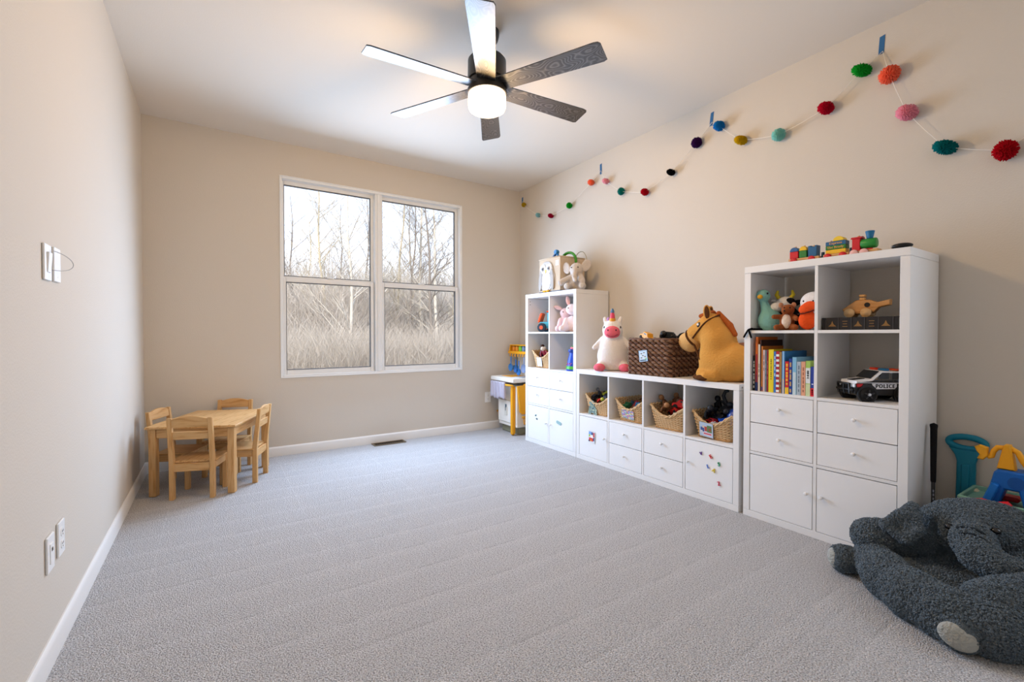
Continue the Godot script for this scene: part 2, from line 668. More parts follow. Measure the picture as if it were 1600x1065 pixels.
# ---------------------------------------------------------------- room shell
func rooms() -> void:
	var paint := bumpy("d7cec1", 0.85, noise_tex("paint", 0.06, 512, "simplex", 3), Vector3.ONE * 3.0, 0.04, 0.0, 0.2)
	var white := mat("ece9e4", 0.5, 0.4)
	M["trim"] = white
	var ceil_m := bumpy("e8dfd2", 0.95, noise_tex("paint", 0.06), Vector3.ONE * 3.0, 0.02, 0.0, 0.1)
	var carpet := StandardMaterial3D.new()
	carpet.roughness = 1.0
	carpet.metallic_specular = 0.05
	carpet.uv1_triplanar = true
	carpet.uv1_world_triplanar = true
	carpet.uv1_scale = Vector3.ONE * 1.45
	carpet.uv1_offset = Vector3(0.2, 0.4, 0.1)
	carpet.albedo_texture = noise_tex("pile_tone", 0.085, 1024, "simplex", 2, [Color("757170"), Color("a29e9c"), Color("cfcbc9"), Color("e3e0de"), Color("ebe8e7"), Color("f7f6f5")])
	carpet.heightmap_enabled = true
	carpet.heightmap_texture = noise_tex("pile_fine", 0.1, 1024, "simplex", 3)
	carpet.heightmap_scale = 1.0
	carpet.detail_enabled = true
	carpet.detail_blend_mode = BaseMaterial3D.BLEND_MODE_MUL
	carpet.detail_uv_layer = BaseMaterial3D.DETAIL_UV_2
	carpet.uv2_triplanar = true
	carpet.uv2_world_triplanar = true
	carpet.uv2_scale = Vector3(0.25, 0.25, 0.45)
	# vacuum tracks: the nap lies in bands that run parallel to the window wall
	var tr := Image.create(256, 1024, false, Image.FORMAT_RGB8)
	var wob := FastNoiseLite.new()
	wob.frequency = 0.02
	var edges := [0.03, 0.13, 0.235, 0.31, 0.43, 0.52, 0.64, 0.735, 0.83, 0.94]
	for i in 256:
		for j in 1024:
			var t := j / 1024.0 + 0.003 * sin(TAU * i / 256.0 * 2.0) + 0.0015 * wob.get_noise_2d(i * 2.0, j * 0.1)
			var v := 0.97
			for k in edges.size():
				var d: float = t - float(edges[k])
				if d > 0.0 and d < 0.03: v += 0.03 * (1.0 - d / 0.03)
				if d > -0.007 and d <= 0.0 and wob.get_noise_2d(i * 3.0, k * 90.0) > 0.08: v -= 0.035
			tr.set_pixel(i, j, Color(v, v, v))
	carpet.detail_albedo = ImageTexture.create_from_image(tr)
	carpet.rim_enabled = true
	carpet.rim = 0.3
	carpet.rim_tint = 0.5
	struct("floor", geo().box(v3(RX / 2, -0.06, DEEP / 2), v3(RX + 0.4, 0.12, DEEP + 0.4)), carpet)
	struct("ceiling", geo().box(v3(RX / 2, H + 0.06, DEEP / 2), v3(RX + 0.4, 0.12, DEEP + 0.4)), ceil_m)
	struct("wall_left", geo().box(v3(-0.06, H / 2, DEEP / 2), v3(0.12, H, DEEP)), paint)
	struct("wall_right", geo().box(v3(RX + 0.06, H / 2, 2.25), v3(0.12, H, 4.5)).box(v3(RX + 0.06, H / 2, (5.4 + DEEP) / 2), v3(0.12, H, DEEP - 5.4)).box(v3(RX + 0.06, 0.425, 4.95), v3(0.12, 0.85, 0.9)).box(v3(RX + 0.06, (2.15 + H) / 2, 4.95), v3(0.12, H - 2.15, 0.9)), paint)
	struct("wall_front", geo().box(v3(RX / 2, H / 2, DEEP + 0.06), v3(RX + 0.24, H, 0.12)), paint)
	# back wall round the window opening x 0.945..2.733, y 0.685..2.475
	var g := geo()
	g.box(v3((0.945 - 0.12) / 2, H / 2, -0.07), v3(0.945 + 0.12, H, 0.14))
	g.box(v3((2.733 + RX + 0.12) / 2, H / 2, -0.07), v3(RX + 0.12 - 2.733, H, 0.14))
	g.box(v3(1.839, 0.685 / 2, -0.07), v3(1.788, 0.685, 0.14))
	g.box(v3(1.839, (2.475 + H) / 2, -0.07), v3(1.788, H - 2.475, 0.14))
	struct("wall_back", g, paint)
	var prof := [Vector2(0, 0), Vector2(0.013, 0), Vector2(0.013, 0.066), Vector2(0.010, 0.076), Vector2(0.004, 0.083), Vector2(0, 0.083)]
	struct("baseboard_back", geo().put(v3(RX / 2, 0, 0), v3(0, -PI / 2, 0)).prism(prof, RX), white)
	struct("baseboard_left", geo().put(v3(0, 0, DEEP / 2), v3(0, 0, 0)).prism(prof, DEEP), white)
	struct("baseboard_right", geo().put(v3(RX, 0, DEEP / 2), v3(0, PI, 0)).prism(prof, DEEP), white)


func window() -> void:
	var vinyl := mat("f1f1ef", 0.4, 0.5)
	var gasket := mat("6d6f72", 0.6)
	var glass := StandardMaterial3D.new()
	glass.transparency = BaseMaterial3D.TRANSPARENCY_ALPHA
	glass.albedo_color = Color(1, 1, 1, 0.04)
	glass.roughness = 0.02
	glass.metallic_specular = 0.12
	var w := Node3D.new()
	w.name = "window_1"
	add_child(w)
	tag(w, "white vinyl double window with two upper and two lower sashes", "window", "", "structure")
	var x0 := 0.945
	var x1 := 2.733
	var y0 := 0.685
	var y1 := 2.475
	var frame := func(called: String, parent: Node3D, a: float, b: float, c: float, d: float, wx: float, wy: float, z: float, dz: float, m: Material):
		# a rectangular frame a..b by c..d; stiles wx wide, rails wy high
		var g := geo()
		g.box(v3(a + wx / 2, (c + d) / 2, z), v3(wx, d - c, dz), 0.004)
		g.box(v3(b - wx / 2, (c + d) / 2, z), v3(wx, d - c, dz), 0.004)
		g.box(v3((a + b) / 2, c + wy / 2, z), v3(b - a - 2 * wx, wy, dz), 0.004)
		g.box(v3((a + b) / 2, d - wy / 2, z), v3(b - a - 2 * wx, wy, dz), 0.004)
		return part(parent, called, g, m)
	frame.call("window_frame", w, x0, x1, y0, y1, 0.022, 0.026, -0.07, 0.135, vinyl)
	part(w, "mullion", geo().box(v3(1.822, 1.58, -0.045), v3(0.075, 1.74, 0.075), 0.006).box(v3(1.822, 1.58, -0.006), v3(0.03, 1.74, 0.012), 0.004), vinyl)
	for k in 2:
		var a: float = [0.965, 1.852][k]
		var b: float = [1.792, 2.712][k]
		var up: Node3D = frame.call("upper_sash", w, a - 0.01, b, 1.56, 2.455, 0.034, 0.04, -0.085, 0.03, vinyl)
		part(up, "pane", geo().box(v3((a + b) / 2, 2.01, -0.085), v3(b - a - 0.06, 0.83, 0.005)), glass)
		frame.call("gasket", up, a + 0.022, b - 0.032, 1.598, 2.417, 0.005, 0.006, -0.085, 0.033, gasket)
		var low: Node3D = frame.call("lower_sash", w, a, b - 0.012, 0.708, 1.588, 0.034, 0.046, -0.05, 0.034, vinyl)
		part(low, "pane", geo().box(v3((a + b) / 2, 1.14, -0.05), v3(b - a - 0.06, 0.8, 0.005)), glass)
		frame.call("gasket", low, a + 0.032, b - 0.044, 0.752, 1.543, 0.005, 0.006, -0.05, 0.037, gasket)
		part(low, "sash_lock", geo().box(v3((a + b) / 2, 1.597, -0.05), v3(0.06, 0.018, 0.024), 0.006), vinyl)
	# the second window, in the right wall beside the camera
	var w2 := Node3D.new()
	w2.name = "window_2"
	add_child(w2)
	tag(w2, "white vinyl window in the right wall beside the camera", "window", "", "structure")
	var g3 := geo()
	for s in [-1, 1]:
		g3.box(v3(RX + 0.07, 1.5, 4.95 + s * 0.43), v3(0.06, 1.3, 0.04), 0.004).box(v3(RX + 0.07, 1.5 + s * 0.63, 4.95), v3(0.06, 0.04, 0.9), 0.004)
	part(w2, "window_frame", g3, vinyl)
	part(w2, "pane", geo().box(v3(RX + 0.07, 1.5, 4.95), v3(0.005, 1.22, 0.82)), glass)
	# thin white return round the opening
	var g2 := geo()
	for s in [[v3(x0 + 0.004, 1.58, 0), v3(0.008, 1.79, 0.012)], [v3(x1 - 0.004, 1.58, 0), v3(0.008, 1.79, 0.012)], [v3(1.839, y0 + 0.004, 0), v3(1.772, 0.008, 0.014)], [v3(1.839, y1 - 0.004, 0), v3(1.772, 0.008, 0.012)]]:
		g2.box(s[0], s[1], 0.002)
	part(w, "corner_trim", g2, vinyl)


# ---------------------------------------------------------------- beyond the window
func limb(g: Geo, a: Vector3, dir: Vector3, length: float, r: float, deep: int) -> void:
	var pts := [a]
	var rs := [r]
	var p := a
	var d := dir.normalized()
	var steps := 5 if deep == 0 else 3
	for i in steps:
		d = (d + v3(rng.randf_range(-1, 1), rng.randf_range(-0.4, 0.8), rng.randf_range(-1, 1)) * (0.05 if deep == 0 else 0.1)).normalized()
		p += d * length / steps
		pts.append(p)
		rs.append(r * (1.0 - 0.75 * float(i + 1) / steps))
	g.tube(pts, rs, 6 if deep == 0 else 3, false, false)
	if deep >= 3: return
	var kids: int = [26, 7, 4][deep]
	for i in kids:
		var t := rng.randf_range(0.18 if deep == 0 else 0.2, 0.98)
		var at := t * steps
		var k := mini(int(at), steps - 1)
		var q: Vector3 = (pts[k] as Vector3).lerp(pts[k + 1], at - k)
		var side := v3(rng.randf_range(-1, 1), 0, rng.randf_range(-1, 1)).normalized()
		var nd := (d * rng.randf_range(0.55, 1.1) + side * rng.randf_range(0.5, 0.9)).normalized()
		var len := length * rng.randf_range(0.16, 0.3) * (1.15 - t * 0.6) if deep == 0 else length * rng.randf_range(0.3, 0.55)
		limb(g, q, nd, len, maxf(r * (0.42 if deep == 0 else 0.6) * (1.0 - 0.5 * t), 0.0024), deep + 1)


func outside() -> void:
	var field_m := bumpy("c4b49e", 1.0, noise_tex("pile", 0.075, 1024, "cell", 2), Vector3.ONE * 0.4, 6.0)
	struct("ground", geo().box(v3(12, -0.75, -45.4), v3(120, 0.3, 90)), field_m, "dry tan ground outside the window", "ground")
	var pale := bumpy("d2c8b8", 0.9, noise_tex("bark", 0.03, 256), v3(3, 0.8, 3), 1.0)
	var grey := bumpy("857b71", 0.9, noise_tex("bark", 0.03, 256), v3(3, 0.8, 3), 1.0)
	var tan_m := bumpy("c2b498", 0.9, noise_tex("bark", 0.03, 256), v3(3, 0.8, 3), 1.0)
	# x where the trunk stands at 13.5 m from the camera, depth, trunk radius, height, bark, lean, label
	var list := [
		[3.75, -8.0, 0.05, 8.5, pale, -0.01, "tall pale birch centred behind the right half of the left window sash"],
		[3.12, -11.0, 0.055, 8.0, tan_m, -0.05, "yellowish bare tree behind the middle of the left window sash"],
		[6.45, -8.5, 0.06, 8.0, pale, -0.03, "pale birch trunk rising close beside the dark trunk at the right window"],
		[6.33, -8.2, 0.062, 6.5, grey, -0.05, "dark grey trunk leaning behind the right window, beside a pale birch"],
		[5.86, -9.5, 0.06, 9.0, pale, 0.0, "straight pale birch behind the centre of the right window"],
		[5.42, -9.0, 0.045, 7.0, grey, 0.05, "thin dark tree left of the straight birch in the right window"],
		[4.98, -10.0, 0.05, 8.5, tan_m, 0.06, "slanting tan tree near the left edge of the right window"],
		[4.72, -9.0, 0.045, 8.0, pale, -0.04, "pale thin tree nearest the mullion in the right window"],
		[6.9, -10.0, 0.05, 7.0, tan_m, 0.03, "tan bare tree at the right edge of the right window"],
		[2.2, -13.0, 0.055, 6.5, grey, 0.0, "greyish bare tree at the left edge of the left window"],
		[2.55, -14.0, 0.05, 6.0, tan_m, 0.03, "short tan tree second from the left edge of the left window"],
		[4.1, -12.5, 0.05, 7.5, grey, 0.03, "grey bare tree behind the right stile of the left window"],
		[3.4, -15.0, 0.06, 7.0, grey, 0.02, "distant grey tree between the yellowish tree and the tall birch"],
		[5.6, -14.0, 0.06, 8.0, grey, -0.02, "distant grey tree behind the thin dark tree in the right window"],
	]
	for a in list:
		var t: float = (4.486 - float(a[1])) / 13.486
		var x: float = 0.459 + (float(a[0]) - 0.459) * t
		var o := thing("bare_tree", a[6], "tree", v3(x, -0.62, a[1]), 0, "bare trees outside the window")
		var g := geo()
		var b := geo()
		rng.seed = hash(a[6]) % 10000
		var tall: float = a[3]
		var lean: float = a[5]
		var pts := []
		var rs := []
		for i in 9:
			var f := i / 8.0
			pts.append(v3(lean * tall * f + 0.05 * sin(i * 1.7 + x), tall * f, 0.05 * cos(i * 2.1)))
			rs.append(float(a[2]) * (1.0 - 0.85 * f))
		g.tube(pts, rs, 10, false, false)
		for i in 30:
			var f := rng.randf_range(0.16, 0.98)
			var k := mini(int(f * 8), 7)
			var q: Vector3 = (pts[k] as Vector3).lerp(pts[k + 1], f * 8 - k)
			var side := v3(rng.randf_range(-1, 1), 0, rng.randf_range(-1, 1)).normalized()
			limb(b, q, side + v3(0, rng.randf_range(0.7, 1.5), 0), tall * rng.randf_range(0.14, 0.26) * (1.2 - 0.7 * f), float(a[2]) * rng.randf_range(0.22, 0.42) * (1.1 - 0.7 * f), 2 if f > 0.75 else 1)
		part(o, "trunk", g, a[4])
		part(o, "branches", b, a[4])
	# undergrowth: uncountable twigs
	rng.seed = 99
	var tw := geo()
	for i in 110:
		var side := v3(rng.randf_range(-1, 1), 0, rng.randf_range(-1, 1))
		limb(tw, side * 0.3, side * 0.35 + v3(0, 1, 0), rng.randf_range(0.4, 1.0), 0.0036, 2)
	var shrub := tw.mesh()
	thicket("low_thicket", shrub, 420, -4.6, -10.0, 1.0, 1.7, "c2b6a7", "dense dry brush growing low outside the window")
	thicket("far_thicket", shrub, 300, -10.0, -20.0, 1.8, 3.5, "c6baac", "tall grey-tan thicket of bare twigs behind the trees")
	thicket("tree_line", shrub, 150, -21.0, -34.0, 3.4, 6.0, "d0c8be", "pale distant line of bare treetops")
	var house := thing("house", "pale far house glimpsed low through the right window", "house", v3(14.7, -0.6, -26.0), 0.45)
	part(house, "wall", geo().box(v3(0, 1.5, 0), v3(5, 3.0, 5), 0.02), mat("f2efe8", 0.8))
	part(house, "roof", geo().put(v3(0, 3.0, 0)).prism([Vector2(-2.9, -0.1), Vector2(2.9, -0.1), Vector2(0, 1.7)], 5.6), mat("9a9694", 0.8))
	for k in 2:
		part(house, "window", geo().box(v3(-1.2 + 2.4 * k, 1.7, 2.52), v3(0.9, 1.2, 0.06), 0.01), mat("6f7a85", 0.2))


func thicket(called: String, shrub: Mesh, count: int, z0: float, z1: float, s0: float, s1: float, c: String, label: String) -> void:
	var mm := MultiMesh.new()
	mm.transform_format = MultiMesh.TRANSFORM_3D
	mm.mesh = shrub
	mm.instance_count = count
	for i in count:
		var z := rng.randf_range(z0, z1)
		var t := (4.486 - z) / 4.486
		var x := 0.459 + rng.randf_range(0.2, 2.75) * t
		# a thinner place in the brush, through which the far house shows
		if z < -9.0 and absf(x - 0.459 - 0.462 * (4.486 - z)) < 0.03 * (4.486 - z): x -= 0.07 * (4.486 - z)
		var s := rng.randf_range(s0, s1)
		var b := Basis.from_euler(v3(0, rng.randf() * TAU, 0)).scaled(v3(s, s * rng.randf_range(0.8, 1.2), s))
		mm.set_instance_transform(i, Transform3D(b, v3(x, -0.62, z)))
	var o := MultiMeshInstance3D.new()
	o.name = called
	o.multimesh = mm
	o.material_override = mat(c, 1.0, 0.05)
	add_child(o)
	tag(o, label, "brush", "", "stuff")


# ---------------------------------------------------------------- outlets, switches, floor vent
func plate(label: String, p: Vector3, turn: float, kind: String) -> void:
	var white := mat("f4f3f0", 0.35, 0.5)
	var dark := mat("5c5650", 0.5)
	var cat := "outlet" if kind == "outlet" else "wall plate"
	var o := thing("outlet_plate" if kind == "outlet" else "wall_plate", label, cat, p, turn)
	part(o, "plate", geo().box(v3(0, 0, 0.004), v3(0.074, 0.118, 0.008), 0.003), white)
	if kind == "outlet":
		for s in [-1, 1]:
			var f := part(o, "socket", geo().put(v3(0, 0.021 * s, 0.006)).prism(round_rect(0.034, 0.03, 0.012), 0.008, 0.001), white)
			part(f, "slot", geo().box(v3(-0.006, 0.021 * s + 0.003, 0.0102), v3(0.002, 0.008, 0.001)).box(v3(0.006, 0.021 * s + 0.003, 0.0102), v3(0.002, 0.007, 0.001)).box(v3(0, 0.021 * s - 0.008, 0.0102), v3(0.004, 0.004, 0.001)), dark)
	elif kind == "rocker":
		part(o, "rocker", geo().put(v3(0, 0, 0.009), v3(0.06, 0, 0)).box(Vector3.ZERO, v3(0.034, 0.066, 0.008), 0.002), white)
	elif kind == "jack":
		part(o, "insert", geo().box(v3(0, 0, 0.007), v3(0.034, 0.066, 0.007), 0.0015), white)
		part(o, "jack", geo().put(v3(0, 0.012, 0.0105)).box(Vector3.ZERO, v3(0.013, 0.012, 0.002), 0.001), mat("4a3a28", 0.5))
	else:
		part(o, "screw", geo().ell(v3(0, 0.042, 0.008), v3(0.003, 0.003, 0.0012), 8, 6).ell(v3(0, -0.042, 0.008), v3(0.003, 0.003, 0.0012), 8, 6), white)


func round_rect(w: float, h: float, r: float, seg := 5) -> Array:
	var out := []
	for q in 4:
		var c := Vector2((w / 2 - r) * [1, -1, -1, 1][q], (h / 2 - r) * [1, 1, -1, -1][q])
		for i in seg + 1:
			var g := PI / 2 * (q + float(i) / seg)
			out.append(c + Vector2(cos(g), sin(g)) * r)
	return out


func fixtures() -> void:
	plate("white outlet on the back wall beside the yellow play kitchen", v3(3.055, 0.36, 0), 0, "outlet")
	plate("white low wall plate with a round jack on the left wall, nearer the camera", v3(0, 0.362, 2.43), PI / 2, "jack")
	plate("white low wall outlet on the left wall, farther from the camera", v3(0, 0.366, 2.306), PI / 2, "outlet")
	plate("white switch plate at shoulder height on the left wall, nearer the camera", v3(0, 1.308, 2.415), PI / 2, "rocker")
	plate("blank white plate beside the switch plate on the left wall", v3(0, 1.312, 2.31), PI / 2, "blank")
	var pts := []
	for i in 15:
		var g := lerpf(-PI / 2, PI / 2, i / 14.0)
		pts.append(v3(0.012 + 0.03 * cos(g), 1.318 + 0.032 * sin(g), 2.395 - 0.115 * cos(g)))
	solo("wire_loop", "thin grey wire loop sticking out of the switch plate", "wire", geo().tube(pts, 0.0012, 6), mat("a9a49e", 0.5))
	# floor register
	var bronze := mat("6b5638", 0.45, 0.6)
	var o := thing("floor_vent", "brown metal floor vent in the carpet under the window", "vent", v3(1.89, 0.003, 0.075))
	var g := geo()
	g.box(v3(0, 0.002, -0.05), v3(0.32, 0.006, 0.016), 0.002).box(v3(0, 0.002, 0.05), v3(0.32, 0.006, 0.016), 0.002)
	g.box(v3(-0.152, 0.002, 0), v3(0.016, 0.006, 0.09), 0.002).box(v3(0.152, 0.002, 0), v3(0.016, 0.006, 0.09), 0.002)
	part(o, "frame", g, bronze)
	part(o, "duct", geo().box(v3(0, -0.0015, 0), v3(0.29, 0.001, 0.086)), mat("1c150e", 0.9))
	for i in 14:
		part(o, "slat", geo().put(v3(-0.135 + i * 0.0208, 0.002, 0), v3(0, 0, 0.6)).box(Vector3.ZERO, v3(0.0015, 0.006, 0.086)), bronze)


# ---------------------------------------------------------------- ceiling fan
func blade_texture(im: Image) -> void:
	var f := FastNoiseLite.new()
	f.frequency = 0.005
	f.seed = 4
	f.fractal_type = FastNoiseLite.FRACTAL_NONE
	var f2 := FastNoiseLite.new()
	f2.frequency = 0.2
	f2.fractal_type = FastNoiseLite.FRACTAL_NONE
	for y in im.get_height():
		for x in im.get_width():
			var u := float(x) / im.get_width()
			var w := float(y) / im.get_height() - 0.5
			var d := sqrt(pow((u - 0.36) * 1.1, 2) + pow(w * 1.15, 2)) + 0.2 * f.get_noise_2d(x * 0.8, y * 1.6)
			var s := 0.5 + 0.5 * sin(d * 74.0)
			s = pow(s, 0.7) * (0.9 + 0.2 * f2.get_noise_2d(x * 0.3, y))
			var k := lerpf(0.03, 0.36, clampf(1.0 - s, 0, 1))
			im.set_pixel(x, y, Color(k * 0.96, k * 0.95, k))


func fan(c: Vector3) -> void:
	var black := mat("17130f", 0.35, 0.5)
	var o := thing("ceiling_fan", "black six-blade ceiling fan with a glowing drum light", "ceiling fan", v3(c.x, H, c.z))
	var y := c.y - H
	part(o, "canopy", geo().lathe([Vector2(0, 0), Vector2(0.068, 0), Vector2(0.068, -0.02), Vector2(0.062, -0.045), Vector2(0.04, -0.07), Vector2(0.018, -0.08), Vector2(0, -0.08)], 32), black)
	part(o, "downrod", geo().tube([v3(0, -0.06, 0), v3(0, y + 0.19, 0)], 0.014, 14), black)
	part(o, "motor_housing", geo().lathe([Vector2(0, y + 0.2), Vector2(0.03, y + 0.2), Vector2(0.05, y + 0.185), Vector2(0.092, y + 0.172), Vector2(0.106, y + 0.155), Vector2(0.108, y + 0.045), Vector2(0.1, y + 0.04), Vector2(0.1, y - 0.004), Vector2(0.11, y - 0.008), Vector2(0.11, y - 0.03), Vector2(0, y - 0.03)], 40), black)
	var glow := StandardMaterial3D.new()
	glow.albedo_color = Color("fff4e2")
	glow.emission_enabled = true
	glow.emission = Color("ffe2ba")
	glow.emission_energy_multiplier = 2.6
	glow.roughness = 0.4
	part(o, "light_shade", geo().lathe([Vector2(0, y - 0.03), Vector2(0.104, y - 0.03), Vector2(0.106, y - 0.045), Vector2(0.106, y - 0.095), Vector2(0.1, y - 0.112), Vector2(0.085, y - 0.121), Vector2(0, y - 0.126)], 40), glow)
	var lamp := OmniLight3D.new()
	lamp.name = "fan_lamp"
	lamp.light_color = Color("ffcf8a")
	lamp.light_energy = 1.25
	lamp.light_size = 0.1
	lamp.omni_range = 9.0
	lamp.omni_attenuation = 2.0
	lamp.shadow_enabled = true
	o.add_child(lamp)
	lamp.position = v3(0, y - 0.09, 0)
	var im := Image.create(1024, 256, false, Image.FORMAT_RGB8)
	blade_texture(im)
	var bm := StandardMaterial3D.new()
	bm.albedo_texture = ImageTexture.create_from_image(im)
	bm.roughness = 0.28
	bm.metallic_specular = 0.7
	bm.clearcoat_enabled = true
	bm.clearcoat = 0.8
	bm.clearcoat_roughness = 0.22
	bm.uv1_triplanar = true
	bm.uv1_triplanar_sharpness = 8.0
	bm.uv1_scale = v3(1.0 / 0.62, 1.0 / 0.62, 1.0 / 0.155)
	bm.uv1_offset = v3(0, 0, 0.5)
	var bl: ArrayMesh = geo().put(Vector3.ZERO, v3(PI / 2, 0, 0)).prism([Vector2(0.09, -0.052), Vector2(0.655, -0.066), Vector2(0.672, -0.058), Vector2(0.672, 0.05), Vector2(0.662, 0.062), Vector2(0.64, 0.066), Vector2(0.09, 0.052)], 0.007, 0.0015).mesh()
	var iron: ArrayMesh = geo().box(v3(0.12, 0.007, 0), v3(0.08, 0.006, 0.05), 0.002).mesh()
	for k in 6:
		var b := part(o, "blade", bl, bm)
		b.position = v3(0, y + 0.012, 0)
		b.rotation = v3(0, -deg_to_rad(2.5 + 60.0 * k), 0)
		b.rotate_object_local(Vector3.RIGHT, deg_to_rad(-11))
		part(b, "blade_iron", iron, black)


# ---------------------------------------------------------------- children's table and chairs
func make_chair() -> Node3D:
	var o := thing("wooden_chair", "", "chair")
	o.set_meta("base", "wooden_chair")
	var wy := wood("y")
	var wx := wood("x")
	var wz := wood("z")
	var w := 0.262
	for s in [-1, 1]:
		# back post, leaning outwards above the seat; and front leg
		var g := geo()
		g.put(v3(s * (w / 2 - 0.014), 0, 0), v3(0, PI / 2, 0))
		g.prism([Vector2(-0.115, 0), Vector2(-0.082, 0), Vector2(-0.082, 0.24), Vector2(-0.118, 0.535), Vector2(-0.142, 0.535), Vector2(-0.115, 0.25)], 0.028, 0.003)
		part(o, "back_leg", g, wy)
		part(o, "front_leg", geo().box(v3(s * (w / 2 - 0.014), 0.117, -0.115), v3(0.03, 0.234, 0.03), 0.003), wy)
		part(o, "side_rail", geo().box(v3(s * (w / 2 - 0.014), 0.212, -0.008), v3(0.018, 0.044, 0.19), 0.002), wz)
	part(o, "seat", geo().box(v3(0, 0.242, -0.022), v3(w + 0.012, 0.016, 0.232), 0.005), wz)
	part(o, "front_rail", geo().box(v3(0, 0.212, -0.117), v3(w - 0.05, 0.044, 0.018), 0.002), wx)
	part(o, "back_rail", geo().box(v3(0, 0.208, 0.1), v3(w - 0.05, 0.052, 0.018), 0.002), wx)
	var arch := []
	arch.append(Vector2(-w / 2 + 0.02, 0)); arch.append(Vector2(w / 2 - 0.02, 0))
	for i in 11:
		var t := i / 10.0
		arch.append(Vector2(lerpf(w / 2 - 0.02, -w / 2 + 0.02, t), 0.052 + 0.022 * sin(PI * t)))
	part(o, "top_slat", geo().put(v3(0, 0.474, 0.1225), v3(0.12, 0, 0)).prism(arch, 0.016, 0.003), wx)
	part(o, "lower_slat", geo().put(v3(0, 0.418, 0.114), v3(0.12, 0, 0)).box(Vector3.ZERO, v3(w - 0.04, 0.052, 0.016), 0.003), wx)
	return o


func table_set() -> void:
	var c := v3(0.455, 0, 0.487)
	var turn := -deg_to_rad(23.5)
	var o := thing("wooden_table", "small honey-coloured wooden children's table in the corner", "table", c, turn)
	part(o, "tabletop", geo().box(v3(0, 0.456, 0), v3(0.55, 0.018, 0.685), 0.005), wood("z"))
	for sx in [-1, 1]:
		for sz in [-1, 1]:
			part(o, "leg", geo().box(v3(sx * 0.238, 0.2235, sz * 0.305), v3(0.044, 0.447, 0.044), 0.004), wood("y"))
		part(o, "apron", geo().box(v3(sx * 0.244, 0.416, 0), v3(0.018, 0.06, 0.56), 0.002), wood("z"))
		part(o, "apron", geo().box(v3(0, 0.416, sx * 0.311), v3(0.43, 0.06, 0.018), 0.002), wood("x"))
	var ch := make_chair()
	var spots := [
		[v3(0.365, 0, 0.768), -0.35, "small wooden chair with its back to the camera, nearest the camera"],
		[v3(0.648, 0, 0.567), -0.37 + PI / 2, "small wooden chair on the right side of the table, beside the open carpet"],
		[v3(0.546, 0, 0.212), -0.42 + PI, "small wooden chair behind the far end of the table, against the back wall"],
		[v3(0.236, 0, 0.432), -0.42 - PI / 2, "small wooden chair on the left side of the table, by the left wall"],
	]
	for i in 4:
		var s: Array = spots[i]
		if i == 0:
			ch.position = s[0]
			ch.rotation.y = s[1]
			ch.set_meta("label", s[2])
			ch.set_meta("group", "wooden chairs round the children's table")
		else:
			again(ch, s[2], s[0], s[1], "wooden chairs round the children's table")


# ---------------------------------------------------------------- cube shelves
const OUT := 0.038
const INN := 0.016
const ZL := 0.698
const ZM := 1.4725
const ZR := 2.972
const CUBE := 0.3365


